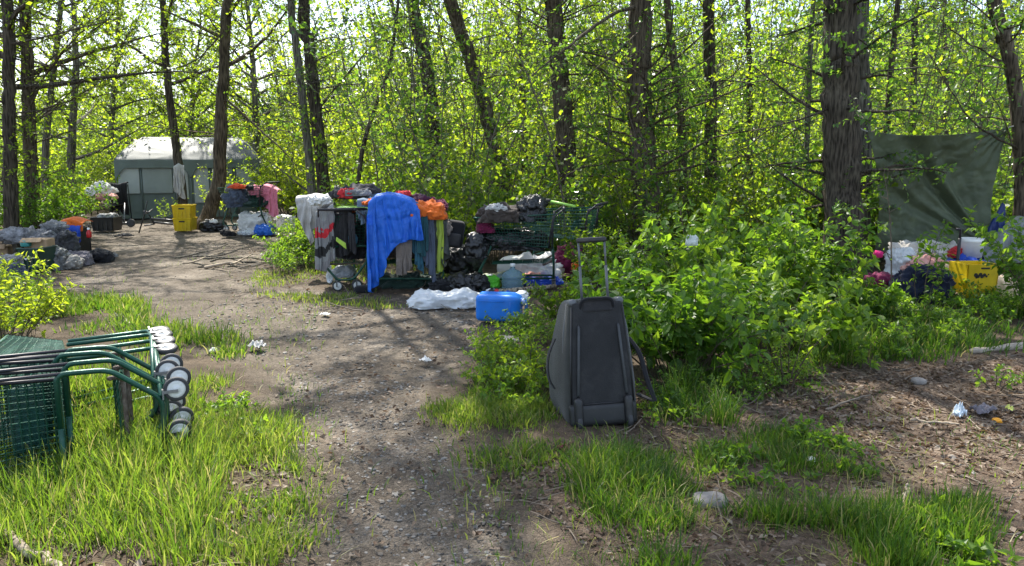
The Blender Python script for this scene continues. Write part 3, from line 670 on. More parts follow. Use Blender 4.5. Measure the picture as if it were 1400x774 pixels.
def relax(G, pin, slack, nrm, front, top=None, reach=None, steps=44, its=7):
    """small cloth solver: the sheet is wider than the gap it hangs in, so it buckles into folds"""
    X = G.copy(); V = np.zeros_like(X); W = (~pin).astype(float)[..., None]; g = np.array([0, 0, -9.8]) * .018 ** 2
    cons = []
    def add(a, b, k, f):
        cons.append((a, b, np.linalg.norm(G[a] - G[b], axis=-1) * f, k))
    S_ = slice
    for o in (0, 1):
        n1 = (G.shape[1] - o) // 2; add((S_(None), S_(o, o + 2 * n1, 2)), (S_(None), S_(o + 1, o + 2 * n1, 2)), .9, 1 + slack)
        n0 = (G.shape[0] - o) // 2; add((S_(o, o + 2 * n0, 2), S_(None)), (S_(o + 1, o + 2 * n0, 2), S_(None)), 1., 1.0)
    for o in (0, 1):
        n0 = (G.shape[0] - o) // 2
        add((S_(o, o + 2 * n0, 2), S_(None, -1)), (S_(o + 1, o + 2 * n0, 2), S_(1, None)), .25, 1 + slack * .5); add((S_(o, o + 2 * n0, 2), S_(1, None)), (S_(o + 1, o + 2 * n0, 2), S_(None, -1)), .25, 1 + slack * .5)
    add((S_(None), S_(None, -2)), (S_(None), S_(2, None)), .06, 1 + slack * .8); add((S_(None, -2), S_(None)), (S_(2, None), S_(None)), .06, 1.0)
    for s in range(steps):
        Y0 = X.copy(); X = X + (V * .93 + g) * W
        for _ in range(its):
            for a, b, L0, k in cons:
                d = X[b] - X[a]; l = np.linalg.norm(d, axis=-1) + 1e-9; wa, wb = W[a], W[b]
                c = (k * (l - L0) / l)[..., None] * d / (wa + wb + 1e-9)
                X[a] += wa * c; X[b] -= wb * c
            if top is not None:
                e = X - top[None]; l = np.linalg.norm(e, axis=-1) + 1e-9; f = np.minimum(1, reach / l); X = np.where((W > 0) & (f < 1)[..., None], top[None] + e * f[..., None], X)
            dep = (X @ nrm) - front[None]; X += nrm * (np.clip(.006 - dep, 0, .05)[..., None] * W)
        X[..., 2] = np.maximum(X[..., 2], .02); V = X - Y0
    return X
def hang_geo(top, L, nrm, back=.15, amp=.03, nf=3.0, seed=0, nu=34, nv=34, wr=.010, flare=0.0, side=0.0, hump=.03, wf=7, slack=.22):
    rs = np.random.RandomState(seed + 900)
    T = resample(top, nu); u = np.linspace(0, 1, nu); Lu = np.interp(u, np.linspace(0, 1, len(L)), L); nrm = np.array(nrm, float); nrm /= np.linalg.norm(nrm)
    sd = np.cross(UP, nrm); sd /= np.linalg.norm(sd); cu = T.mean(0)
    ph = rs.rand() * 6.28; warp = .5 * np.sin(2 * np.pi * u * 1.3 + rs.rand() * 6) / max(nf, 1)
    fold = np.sin(2 * np.pi * nf * (u + warp) + ph); fold = np.sign(fold) * np.abs(fold) ** .8
    G = np.zeros((nv, nu, 3))
    fold0 = fold
    for j in range(nv):
        pj = ph + 1.7 * pn(np.stack([u * 2.2, np.full(nu, j / nv * 1.6), np.full(nu, seed * .37)], 1), seed); aj = .7 + .9 * pn(np.stack([u * 3, np.full(nu, j / nv * 1.2), np.full(nu, seed * .7)], 1), seed + 2)
        fold = np.sin(2 * np.pi * nf * (u + warp) + pj) * aj
        s = j / (nv - 1) * (back + Lu); dr = np.clip(s - back, 0, None); bk = np.clip(back - s, 0, None)
        tt = np.clip(dr / np.maximum(Lu, .05), 0, 1); gro = np.minimum(1, dr / .22)
        off = .015 + .03 * gro + amp * fold * gro * (.45 + .55 * tt) + flare * tt ** 1.5
        G[j] = T + nrm[None] * (off * (dr > 0) - bk)[:, None] - UP[None] * dr[:, None] + UP[None] * (hump * np.sin(np.pi * np.clip(bk / max(back, .01), 0, 1)) * (bk > 0))[:, None]
        G[j] += sd[None] * ((T - cu) @ sd * 0 + side * tt + amp * .6 * np.cos(2 * np.pi * nf * (u + warp) + ph) * gro)[:, None]
    if slack:
        G += nrm[None, None] * wrinkle(G, .012, 5, seed + 40)[..., None]
        pin = np.stack([(j / (nv - 1) * (back + Lu)) <= max(back, .012) for j in range(nv)]); pin[0] = True
        reach = np.stack([np.clip(j / (nv - 1) * (back + Lu) - back, 0, None) for j in range(nv)]) * 1.0 + .02
        G = relax(G, pin, slack, nrm, T @ nrm - .01, T, reach); wr = wr * .8
    G += nrm[None, None] * wrinkle(G, wr, wf, seed)[..., None] + UP * wrinkle(G, wr * .6, 6, seed + 20)[..., None]
    return G
def hang(name, m, parent, top, L, Yd=None, nrm=(0, -1, 0), thick=.006, **kw):
    """top: points, or pixel pairs with a depth Yd; L: drops in metres (pixels when Yd is given)"""
    if Yd is not None:
        top = [tuple(D(a, b, Yd)) for a, b in top]; L = [l * Yd / FPX for l in L]
    o = np.array(parent.matrix_basis.translation) if parent else 0
    return sheet(name, hang_geo(np.array(top), L, nrm, **kw) - o, m, parent, thick)
def lump_geo(d, seed, kind='cloth', sub=4, flat=.55, tilt=0):
    T, F = ico(sub); h = np.array(d) / 2; n = T.copy()
    sp = np.sign(T) * np.abs(T) ** (.8 if kind == 'cloth' else .72)
    p = sp * h; ref = h.mean(); q = p / ref
    w = q + .35 * np.stack([pn(q * 1.3, seed + 1), pn(q * 1.3, seed + 2), pn(q * 1.3, seed + 3)], 1)
    if kind == 'cloth':
        st = np.array([1, 1, 1.0]); w = w + .25 * np.stack([pn(q * 2.6, seed + 11), pn(q * 2.6, seed + 12), pn(q * 2.6, seed + 13)], 1); dd = .42 * pn(w * .9, seed) + .44 * (np.abs(pn(w * 1.5 * st, seed + 4)) - .25) + .34 * (np.abs(pn(w * 3.1, seed + 6)) - .25) + .16 * (np.abs(pn(w * 6.5, seed + 8)) - .2)
    elif kind == 'bag':
        w = w + .22 * np.stack([pn(q * 3.1, seed + 11), pn(q * 3.1, seed + 12), pn(q * 3.1, seed + 13)], 1); dd = .34 * pn(w * .8, seed) + .42 * (.25 - np.abs(pn(w * 1.3, seed + 4))) + .30 * (.25 - np.abs(pn(w * 2.6, seed + 6))) + .17 * (.25 - np.abs(pn(w * 5.2, seed + 8))) + .09 * (.25 - np.abs(pn(w * 10, seed + 9)))
    elif kind == 'sack':
        w = w * np.array([.8, 1.25, 1.2]); dd = .34 * pn(w * .8, seed) + .30 * (.22 - np.abs(pn(w * 1.6, seed + 4))) + .22 * (np.abs(pn(w * 3.2, seed + 6)) - .25) + .09 * (np.abs(pn(w * 7, seed + 7)) - .2)
    else:
        dd = .12 * pn(w, seed) + .06 * (np.abs(pn(w * 2.4, seed + 4)) - .25) + .03 * (np.abs(pn(w * 6, seed + 6)) - .2)
    p = p + n * (dd * ref)[:, None]
    zb = -flat * h[2]; lo = p[:, 2] < zb
    p[lo, 2] = zb + (p[lo, 2] - zb) * .06; p[lo, :2] *= 1.04
    p[:, 2] -= p[:, 2].min()
    return p, F
def lump(name, m, parent, at, d, seed, kind='cloth', sub=5, flat=.55, rz=0., tilt=0.):
    p, F = lump_geo(d, seed, kind, sub, flat); R = np.array((Euler((0, tilt, rz)).to_matrix()))
    return link(name, mesh_np(name, p @ R.T + np.array(at), [F], smooth=True), m, parent)
def lump_thing(name, label, cat, px, py, d, m, seed, Y=None, kind='cloth', z=0., sub=5, group=None, **kw):
    group = group or {'bin_bag': 'black bin bags about the camp', 'plastic_bag': 'crumpled plastic bags about the camp'}.get(name)
    """px,py: where its base centre stands; with Y the depth is given and the height follows"""
    q = P(px, py, z) if Y is None else D(px, py, Y)
    o = lump(name, m, None, (0, 0, 0), d, seed, kind, sub, **kw); o.location = q + Vector((0, 0, -.012 if Y is None else 0)); return tag(o, label, cat, group)
def rb(name, m, parent, c, d, r, n=8, R=None, fn=None):
    V, F = rbox(d, r, n)
    if fn: V = fn(V)
    if R is not None: V = V @ np.array(R.to_3x3()).T
    return link(name, mesh_np(name, V + np.array(c), [F], smooth=True), m, parent)

fabric = lambda n, c, **k: mat(n, c, **{**dict(rough=.9, var=.22, ns=7, bump=.25, bs=140, spec=.2, sheen=.15), **k})
plast = lambda n, c, **k: mat(n, c, **{**dict(rough=.38, var=.10, ns=9, bump=.05, bs=40, spec=.5), **k})
F_char = fabric("charcoal fabric", (.030, .029, .031), dirt=(.12, .11, .10), dirt_amt=.2); F_black = fabric("black fabric", (.014, .014, .016)); F_navy = fabric("navy fabric", (.012, .016, .035))
F_grey = fabric("grey fabric", (.19, .19, .19)); F_lgrey = fabric("light grey fabric", (.42, .41, .39), var=.15); F_white = fabric("white fabric", (.66, .65, .62), var=.1)
F_brown = fabric("brown fabric", (.055, .043, .036)); F_taupe = fabric("taupe fabric", (.17, .14, .12)); F_orange = fabric("orange fabric", (.62, .13, .02), var=.18); F_rust = fabric("rust fabric", (.30, .055, .02))
F_purple = fabric("plum fabric", (.055, .014, .035)); F_maroon = fabric("maroon fabric", (.13, .012, .045)); F_pink = fabric("pink fleece", (.72, .22, .30), var=.15, sheen=.4); F_salmon = fabric("salmon fabric", (.62, .24, .19), second=(.72, .42, .36))
F_teal = fabric("teal denim", (.035, .115, .165)); F_denim = fabric("grey denim", (.13, .18, .24)); F_red = fabric("red fabric", (.48, .03, .035)); F_beige = fabric("beige fabric", (.66, .50, .33), var=.12)
F_lilac = fabric("lilac grey fabric", (.15, .135, .15)); F_slate = fabric("slate blue fabric", (.07, .085, .12)); F_lime = fabric("lime fabric", (.36, .52, .07)); F_royal = fabric("royal blue cloth", (.02, .07, .42), rough=.6)
T_blue = mat("blue tarp", (.018, .155, .68), .36, .14, 5, .6, 34, spec=.5, transl=.25); T_green = mat("olive tarp", (.125, .150, .092), .5, .22, 4, .22, 200, spec=.4, transl=.3); T_navy = mat("navy tarp", (.015, .03, .12), .4, .2, 6, .3, 60)
T_grey = mat("grey tarp", (.20, .215, .21), .5, .15, 5, .2, 90); G_bag = mat("black bin bag", (.010, .010, .011), .24, .2, 8, .8, 22, spec=.6); G_white = mat("white plastic bag", (.74, .76, .77), .32, .08, 8, .7, 24, transl=.3)
G_lime = mat("lime plastic bag", (.13, .56, .04), .35, .15, 9, .3, 50, transl=.2); G_blue = mat("blue plastic bag", (.03, .16, .62), .32, .15, 7, .3, 50, transl=.2); G_yb = mat("yellow and blue bag", (.05, .22, .42), .4, .1, 5, .3, 50, second=(.62, .50, .03))
P_black = plast("black plastic", (.016, .016, .017), rough=.45, dirt=(.16, .14, .12), dirt_amt=.15); P_grey = plast("grey plastic", (.10, .105, .11)); P_blue = plast("blue jerrycan plastic", (.012, .17, .62), rough=.34, var=.12, dirt=(.2, .22, .24), dirt_amt=.12)
P_yellow = plast("yellow plastic", (.74, .53, .012), rough=.42, transl=.15, dirt=(.25, .18, .06), dirt_amt=.2); P_white = plast("white plastic", (.74, .74, .71), dirt=(.4, .37, .32), dirt_amt=.2); P_green = plast("dark green plastic", (.010, .042, .030), dirt=(.10, .10, .08), dirt_amt=.12)
P_lime = plast("lime plastic", (.33, .60, .10)); P_teal = plast("teal plastic", (.03, .20, .18)); P_red = plast("red plastic", (.5, .02, .02)); M_card = mat("cardboard", (.36, .25, .15), .9, .15, 6, .1, 60)
M_cart = mat("green cart paint", (.012, .070, .045), .36, .3, 16, .1, 70, metallic=.25, spec=.5, dirt=(.14, .11, .08), dirt_amt=.18); M_steel = mat("scuffed steel", (.17, .17, .17), .42, .2, 14, .1, 60, metallic=.9)
M_tyre = mat("grey rubber", (.045, .045, .046), .7, .25, 20, .1, 60); M_rim = plast("pale wheel rim", (.60, .60, .57), dirt=(.25, .22, .18), dirt_amt=.2); M_bar = plast("dark handle plastic", (.022, .02, .026), rough=.5); M_iron = mat("black painted tube", (.014, .014, .015), .4, .2, 15, .08, 60, spec=.5)

# ------------------------------------------------------------------ wheeled bag
q = P(826, 584); bagt = thing("wheeled_bag", "black wheeled duffel bag standing upright on the path, its handle pulled out", "wheeled bag", q, (math.radians(-11), math.radians(-2.2), math.radians(7)))
def body_fn(V):
    z = (V[:, 2] + .36) / .72; V = V.copy(); back = np.clip((V[:, 1] + .15) / .3, 0, 1)
    V[:, 0] *= 1 - .23 * np.clip(z, 0, 1) ** 1.2 + .02
    V[:, 0] += np.sign(V[:, 0]) * np.minimum(1, np.abs(V[:, 0]) / .12) * .052 * back ** .7 * np.sin(np.pi * np.clip(z, 0, 1) ** .8) * np.where(V[:, 0] < 0, 1.25, .75)
    V[:, 1] += .02 * back * np.sin(np.pi * z)
    n = V / np.linalg.norm(V, axis=1, keepdims=True); return V + n * (.018 * pn(V * 7, 3) * back + .006 * pn(V * 16, 4) * back)[:, None]
rb("body", fabric("duffel fabric", (.044, .045, .040), rough=.85, bs=260, bump=.3), bagt, (0, .165, .375), (.412, .32, .73), .045, 16, fn=body_fn)
tp = lambda V: np.stack([V[:, 0] * (1 - .20 * np.clip((V[:, 2] + .3) / .6, 0, 1) ** 1.2), V[:, 1], V[:, 2]], 1)
rb("base_panel", mat("black panel fabric", (.017, .017, .018), .7, .3, 9, .25, 120, dirt=(.12, .115, .11), dirt_amt=.14), bagt, (0, .0, .41), (.36, .02, .62), .008, 12, fn=tp)
rb("kick_plate", P_black, bagt, (0, .01, .075), (.395, .06, .13), .02, 8)
for s in (-1, 1):
    a = Acc(); a.tube([(s * .150, -.013, .22), (s * .128, -.017, .24), (s * .118, -.017, .56), (s * .117, -.010, .575)] if False else [(s * .142, -.010, .185), (s * .141, -.018, .20), (s * .116, -.018, .575), (s * .1155, -.008, .59)], [.007, .0085, .0085, .006], 8); a.build("skid_rail", mat("dull rail plastic", (.045, .048, .05), .45, .2, 12), bagt, True)
    hs = rb("wheel_housing", P_black, bagt, (s * .146, -.018, .095), (.052, .06, .17), .024, 8)
    a = Acc(); a.lathe([(0, -.014), (.034, -.014), (.04, -.008), (.04, .008), (.034, .014), (0, .014)], (s * .146, -.022, .036), 20, Matrix.Rotation(math.pi / 2, 4, 'Y')); a.build("wheel", M_tyre, bagt, True)
    rb("corner_guard", P_grey, bagt, (s * .138, .045, .722), (.05, .10, .045), .02, 6)
    a = Acc(); a.tube([(s * .077, .03, .70), (s * .077, .03, .93)], .0085, 8); a.tube([(s * .077, .03, .92), (s * .077, .03, 1.075)], .0065, 8); a.build("handle_tube", P_grey, bagt, True)
rb("handle_grip", P_black, bagt, (0, .03, 1.082), (.178, .028, .03), .011, 6)
a = Acc(); a.tube(fillet([(-.10, .012, .655), (-.092, -.022, .74), (.092, -.022, .74), (.10, .012, .655)], .04), .011, 8); a.build("carry_handle", F_black, bagt, True)
rb("handle_pad", F_char, bagt, (0, -.012, .70), (.165, .012, .065), .005, 6)
for s in (-1, 1):
    a = Acc(); a.tube([(s * .183, -.006, .14), (s * .176, -.008, .35), (s * .150, -.008, .70)], .0045, 6); a.build("seam_piping", P_black, bagt, True)
    a = Acc(); a.tube([(s * .208, .075, .06), (s * .212, .075, .25), (s * .190, .075, .55), (s * .16, .075, .72)], .005, 6); a.build("zip", P_grey, bagt, True)
a = Acc(); a.tube([(-.19, -.012, .135), (0, -.020, .142), (.19, -.012, .135)], .004, 6); a.build("seam_piping", P_black, bagt, True)
def strap(pts, w, nm, parent, ax=(0, 1, 0)):
    C = spline(pts, 26); a_ = np.array(ax) * w / 2; return sheet(nm, np.stack([C - a_, C, C + a_], 0), F_black, parent, .004)
strap([(.215, .16, .50), (.27, .13, .40), (.30, .10, .24), (.33, .08, .12), (.30, .08, .13), (.24, .12, .16)], .032, "strap", bagt, (.95, .3, 0))
strap([(-.235, .12, .52), (-.285, .09, .42), (-.29, .10, .30), (-.25, .15, .22)], .03, "strap", bagt, (-.3, .95, 0))

# ------------------------------------------------------------------ shopping trolleys
def make_trolley(label, group, seat=True, lift=0.):
    t = thing("shopping_trolley", label, "shopping trolley", group=group)
    a = Acc()
    a.tube(fillet([(-.40, 0, .585 + lift), (-.40, -.27, .585 + lift), (-.42, -.27, .36), (-.42, -.09, .13), (-.42, .09, .13), (-.42, .27, .36), (-.40, .27, .585 + lift), (-.40, 0, .585 + lift)], .05), .0135, 8)
    a.build("rear_frame", M_cart, t, True)
    for s in (-1, 1):
        a = Acc(); a.tube(fillet([(-.42, s * .10, .135), (.42, s * .16, .125), (.46, s * .15, .18), (.30, s * .17, .585 + lift)], .08), .0125, 8); a.build("side_rail", M_cart, t, True)
        a = Acc(); a.tube(fillet([(-.40, s * .27, .56 + lift), (-.41, s * .275, .93 + lift), (-.53, s * .275, 1.02 + lift)], .07), .009, 8); a.build("handle_post", M_bar, t, True)
    a = Acc(); a.tube([(-.53, -.285, 1.02 + lift), (-.53, .285, 1.02 + lift)], .017, 10); a.build("handle", M_bar, t, True)
    # basket: corners rear/front, bottom/top
    rb_, rt, fb, ft = [(-.36, .235, .575 + lift), (-.42, .27, .96 + lift), (.36, .165, .62 + lift), (.50, .205, .91 + lift)]
    def cor(p, s): return np.array([p[0], p[1] * s, p[2]])
    def lerp(a, b, t): return a + (b - a) * t
    A = Acc(); W1, W2 = .0030, .0024
    def face(p00, p10, p11, p01, n1, n2):
        for i in range(n1 + 1):
            q0, q1 = lerp(p00, p10, i / n1), lerp(p01, p11, i / n1); A.tubes(np.array([[q0, q1]]), W2, 4)
        for i in range(n2 + 1):
            q0, q1 = lerp(p00, p01, i / n2), lerp(p10, p11, i / n2); A.tubes(np.array([[q0, q1]]), W1, 4)
    for s in (-1, 1): face(cor(rb_, s), cor(fb, s), cor(ft, s), cor(rt, s), 26, 9)
    face(cor(fb, -1), cor(fb, 1), cor(ft, 1), cor(ft, -1), 11, 8); face(cor(rb_, -1), cor(rb_, 1), cor(rt, 1), cor(rt, -1), 15, 11); face(cor(rb_, -1), cor(fb, -1), cor(fb, 1), cor(rb_, 1), 14, 16)
    K_ = Acc()
    for i in range(9): K_.tubes(np.array([[(-.41, -.20 + .05 * i, .33), (.30, -.13 + .0325 * i, .30)]]), .003, 4)
    for i in range(7): K_.tubes(np.array([[(-.41 + .118 * i, -.20 + .012 * i, .328), (-.41 + .118 * i, .20 - .012 * i, .328)]]), .003, 4)
    K_.build("lower_rack", M_cart, t)
    a = Acc(); a.tube(fillet([(-.40, -.22, .36), (-.30, -.20, .30), (-.30, .20, .30), (-.40, .22, .36)], .05), .012, 7); a.build("rusty_brace", mat("rusted tube", (.10, .05, .03), .7, .5, 30, .3, 80, second=(.20, .17, .14)), t, True)
    A.build("basket", M_cart, t)
    a = Acc(); a.tube(fillet([cor(rt, -1), cor(ft, -1), cor(ft, 1), cor(rt, 1)], .05), .008, 8); a.build("basket_rim", M_cart, t, True)
    a = Acc()
    for s in (-1, 1): a.tube([cor(rb_, s), cor(rt, s)], .009, 6)
    a.tube([cor(rt, -1), cor(rt, 1)], .011, 8); a.build("rear_gate", M_bar, t, True)
    if seat:
        rb("child_seat", mat("faded teal plastic", (.018, .085, .07), .5, .3, 14, dirt=(.1, .1, .08)), t, (-.20, 0, .74 + lift), (.012, .36, .15), .005, 4, R=Euler((0, -.35, 0)).to_matrix())
    for cx, cyy, sw in ((-.42, .11, 1.45), (-.42, -.11, 1.7), (.41, .16, .15), (.41, -.16, -.2)):
        c = Acc(); R = Matrix.Rotation(sw, 4, 'Z'); M3 = np.array(R.to_3x3())
        o = np.array([cx, cyy, 0])
        for s in (-1, 1): c.box(o + M3 @ np.array([-.012, s * .021, .092]), (.016, .003, .075), R)
        c.box(o + np.array([0, 0, .126]), (.05, .05, .008), R); k = c.build("caster", M_steel, t)
        wc = o + M3 @ np.array([-.02, 0, .062]); RX = R @ Matrix.Rotation(math.pi / 2, 4, 'X')
        w = Acc(); w.lathe([(.045, -.015), (.057, -.015), (.062, -.008), (.062, .008), (.057, .015), (.045, .015)], wc, 22, RX); w.build("tyre", M_tyre, k, True)
        w = Acc(); w.lathe([(0, -.017), (.014, -.017), (.016, -.012), (.03, -.010), (.044, -.014), (.046, 0), (.044, .014), (.03, .010), (.016, .012), (.014, .017), (0, .017)], wc, 20, RX); w.build("rim", M_rim, k, True)
    return t
TR = make_trolley("green shopping trolley lying on its side in the grass, first of the nested row", "shopping trolleys lying nested in the grass")
lay = Matrix(((0, 0, -1), (1, 0, 0), (0, -1, 0)))
def lie(o, X, Y, Z, yaw): o.rotation_euler = (Matrix.Rotation(yaw, 3, 'Z') @ lay).to_euler(); o.location = (X, Y, Z)
YAW = math.radians(27); lie(TR, -1.85, 4.18, .235, YAW)
lab = ["green shopping trolley on its side, second in the nested row lying in the grass", "green shopping trolley on its side, third in the nested row lying in the grass", "green shopping trolley on its side, last of the nested row, farthest up the path"]
for i in range(3):
    c = copy_tree(TR); c["label"] = lab[i]; lie(c, -1.85 - (i + 1) * .165 * math.sin(YAW) - .006 * i, 4.18 + (.165 * (i + 1) + (.03, -.02, .02)[i]) * math.cos(YAW), .24 + (.0, .012, -.004)[i], YAW + (.03, -.02, .025)[i])
UPR = make_trolley("upright shopping trolley buried under the striped and charcoal jackets", "shopping trolleys heaped with belongings", lift=-.07)
def stand(label, X, Y, yaw, group="shopping trolleys heaped with belongings", s=1.0):
    c = copy_tree(UPR) if UPR.get('used') else UPR; UPR['used'] = 1; c["label"] = label; c["group"] = group; c.location = (X, Y, -.015); c.rotation_euler = (0, 0, math.radians(yaw)); c.scale = (s, s, s); return c
stand("upright shopping trolley buried under the striped and charcoal jackets", -2.03, 9.15, 105)
stand("upright shopping trolley buried under the big blue tarp", -1.27, 8.95, 8)
stand("upright green shopping trolley carrying black bags above the water jug", .07, 8.95, 177, s=1.0)
stand("shopping trolley behind the black-bag trolley, only its handle end showing", .62, 9.75, 160)
stand("distant shopping trolley topped with the pink blanket", -5.35, 15.6, 170, s=1.05)

# ------------------------------------------------------------------ clothes on the two jacket trolleys
def cl(name, label, cat, m, top, L, Y, **kw):
    q = D(*top[len(top) // 2], Y); o = hang(name, m, None, top, L, Y, **kw)
    me = o.data; c = np.array(q); 
    for v in me.vertices: v.co -= Vector(c)
    o.location = q; return tag(o, label, cat)
def stripes(name, cols, scale, axis='Z', uvax=1):
    if name in _mats: return _mats[name]
    m = mat(name, (.2, .2, .2), .9, .1, 8, .25, 140, spec=.2); nt = m.node_tree; b = nt.nodes["Principled BSDF"]; L = nt.links.new
    u = nd(nt, "ShaderNodeUVMap"); sp = nd(nt, "ShaderNodeSeparateXYZ"); L(u.outputs[0], sp.inputs[0]); mu = nd(nt, "ShaderNodeMath", operation='MULTIPLY'); mu.inputs[1].default_value = scale
    fr = nd(nt, "ShaderNodeMath", operation='FRACT'); L(sp.outputs[uvax], mu.inputs[0]); L(mu.outputs[0], fr.inputs[0])
    r = nd(nt, "ShaderNodeValToRGB"); r.color_ramp.interpolation = 'CONSTANT'; e = r.color_ramp.elements; e[0].color = (*cols[0], 1); e[1].color = (*cols[-1], 1); e[1].position = (len(cols) - 1) / len(cols)
    for i, c in enumerate(cols[1:-1]): x = e.new((i + 1) / len(cols)); x.color = (*c, 1)
    nn = nd(nt, "ShaderNodeTexNoise", Scale=9.0, Detail=3.0); tq = nd(nt, "ShaderNodeTexCoord"); L(tq.outputs["Object"], nn.inputs["Vector"])
    ma = nd(nt, "ShaderNodeMath", operation='MULTIPLY_ADD'); ma.inputs[1].default_value = .5; L(nn.outputs["Fac"], ma.inputs[0]); L(mu.outputs[0], ma.inputs[2]); L(ma.outputs[0], fr.inputs[0])
    L(fr.outputs[0], r.inputs[0]); L(r.outputs[0], b.inputs["Base Color"]); return m
F_stripe = stripes("red grey stripes", [(.48, .03, .04), (.20, .20, .20), (.03, .03, .03), (.24, .24, .23), (.21, .20, .20)], 1.7)
cl("cloth", "crumpled off-white cloth draped off the end of the jacket trolley", "cloth", F_lgrey, [(404, 272), (428, 268), (452, 272)], [18, 66, 34, 26], 9.75, amp=.05, nf=2.2, seed=1, back=.2, wr=.03)
lump_thing("cloth", "white cloth bunched beside the striped jacket", "cloth", 437, 281, (.30, .3, .16), F_white, 2, Y=9.4)
cl("jacket", "red, grey and black striped jacket hanging off the trolley corner", "jacket", F_stripe, [(431, 292), (440, 285), (455, 281)], [74, 86, 70], 8.66, amp=.035, nf=1.6, seed=3, back=.18, wr=.02)
j = thing("jacket", "charcoal jacket with a yellow slash hanging below the striped jacket", "jacket", D(467, 290, 8.75))
hang("jacket_body", F_char, j, [(449, 290), (466, 287), (481, 289)], [54, 62, 60, 50], 8.75, amp=.03, nf=1.4, seed=4, back=.1, wr=.018)
hang("sleeve", F_char, j, [(476, 293), (484, 297)], [44, 50], 8.66, amp=.012, nf=.8, seed=5, back=.03, wr=.015, nu=16)
hang("yellow_flash", F_lime, j, [(460, 324), (473, 333)], [5, 7], 8.63, amp=.004, nf=.5, seed=6, back=.0, wr=.004, nu=12, nv=8)
cl("shirt", "rust orange shirt hanging inside the jacket trolley under the lime board", "shirt", F_rust, [(466, 286), (476, 284), (486, 286)], [20, 34, 36, 18], 9.0, amp=.03, nf=1.5, seed=7, back=.05)
t = thing("folding_board", "lime green board laid across the top of the jacket trolley", "board", D(486, 284, 8.72))
rb("top_edge", P_lime, t, (0, .12, 0), (.42, .30, .022), .008, 4); rb("end_flap", P_lime, t, (.185, -.025, -.14), (.075, .018, .27), .007, 4, R=Euler((0, -.06, .2)).to_matrix())
lump_thing("garment_heap", "dark clothes stuffed under the lime board inside the trolley", "clothes", 490, 352, (.45, .4, .5), F_black, 8, Y=9.1)
lump_thing("pouch", "small teal pouch hanging inside the jacket trolley", "pouch", 482, 333, (.10, .08, .14), F_teal, 9, Y=8.75, sub=3)
cl("plastic_bag", "small white plastic bag dangling low under the jacket trolley", "plastic bag", G_white, [(447, 364), (450, 363), (453, 364)], [20, 23, 21], 8.75, amp=.03, nf=1.3, seed=10, back=.01, wr=.02, nu=20, nv=20, flare=.05)
lump_thing("jacket", "dark jacket with red lining heaped on top of the jacket trolley", "jacket", 487, 272, (.55, .42, .17), fabric("dark jacket", (.022, .021, .024), second=(.05, .045, .05)), 11, Y=9.1, sub=5)
lump_thing("shirt", "small red shirt tucked on top of the dark jacket heap", "shirt", 474, 271, (.22, .22, .13), F_red, 12, Y=8.95)
lump_thing("scarf", "grey scarf lying along the top of the dark jacket heap", "scarf", 485, 268, (.40, .12, .09), F_grey, 13, Y=8.9)
lump_thing("shirt", "grey denim shirt folded on top between the dark jacket and the blue tarp", "shirt", 523, 276, (.40, .34, .10), F_denim, 14, Y=8.95, sub=5)
lump_thing("scarf", "rust coloured scarf poking out under the grey denim shirt", "scarf", 508, 280, (.26, .16, .07), F_orange, 15, Y=8.75)
# blue tarp, hanging to a point
o = cl("blue_tarp", "bright blue tarp hanging off the trolley down to a point near the ground", "tarp", T_blue,
       [(503, 279), (512, 270), (528, 267), (546, 269), (562, 276), (574, 288)], [124, 119, 108, 84, 62, 54, 46, 38], 8.5, amp=.045, nf=2.6, seed=16, nu=62, nv=62, back=.28, wr=.026, wf=9, thick=.003)
cl("jeans", "teal jeans hanging down beside the blue tarp", "jeans", F_teal, [(563, 279), (572, 281), (580, 286)], [62, 80, 92, 66], 8.62, amp=.03, nf=1.6, seed=17, back=.15)
cl("jeans", "dark blue trouser leg hanging straight down next to the orange cloth", "jeans", F_slate, [(580, 290), (587, 291), (593, 294)], [66, 84, 92], 8.6, amp=.035, nf=1.3, seed=18, back=.1, nu=22)
cl("trousers", "grey brown quilted trousers hanging out under the blue tarp", "trousers", F_taupe, [(541, 334), (552, 331), (563, 332)], [40, 44, 30], 8.56, amp=.03, nf=1.4, seed=19, back=.05, wr=.018)
cl("jacket", "lime and grey jacket hanging at the end of the tarp trolley", "jacket", stripes("lime grey panels", [(.30, .38, .05), (.05, .055, .05), (.07, .075, .07), (.28, .36, .06)], 1.3, uvax=0), [(589, 300), (600, 298), (611, 306)], [50, 72, 70, 36], 8.66, amp=.045, nf=1.2, seed=20, back=.1, wr=.02)
lump_thing("sweater", "bright orange sweater bunched on top of the tarp trolley", "sweater", 584, 300, (.42, .34, .24), F_orange, 21, Y=8.7, sub=5)
lump_thing("sweater", "plum coloured sweater between the blue tarp and the orange sweater", "sweater", 566, 282, (.40, .34, .15), F_purple, 22, Y=9.0)
lump_thing("sweater", "dark maroon sweater behind the orange sweater", "sweater", 592, 288, (.34, .3, .16), F_maroon, 23, Y=9.1)
bp_ = thing("backpack", "black backpack hanging at the end of the tarp trolley beside the orange sweater", "backpack", D(620, 322, 8.9), (0, .15, .1))
rb("pack_body", F_black, bp_, (0, 0, .02), (.24, .15, .32), .055, 8); rb("front_pocket", F_char, bp_, (0, -.09, -.04), (.17, .05, .15), .022, 6)
strap([(-.06, -.02, .17), (-.12, -.04, .24), (-.18, .0, .30)], .025, "strap", bp_)
lump_thing("garment_heap", "grey clothes hanging low inside the blue tarp trolley", "clothes", 560, 352, (.8, .36, .42), F_brown, 24, Y=9.0, sub=5)
lump_thing("bedding_roll", "dark green bundle stuffed under the basket of the blue tarp trolley", "bundle", 556, 391, (.62, .34, .18), fabric("dark green cloth", (.02, .04, .03)), 25)
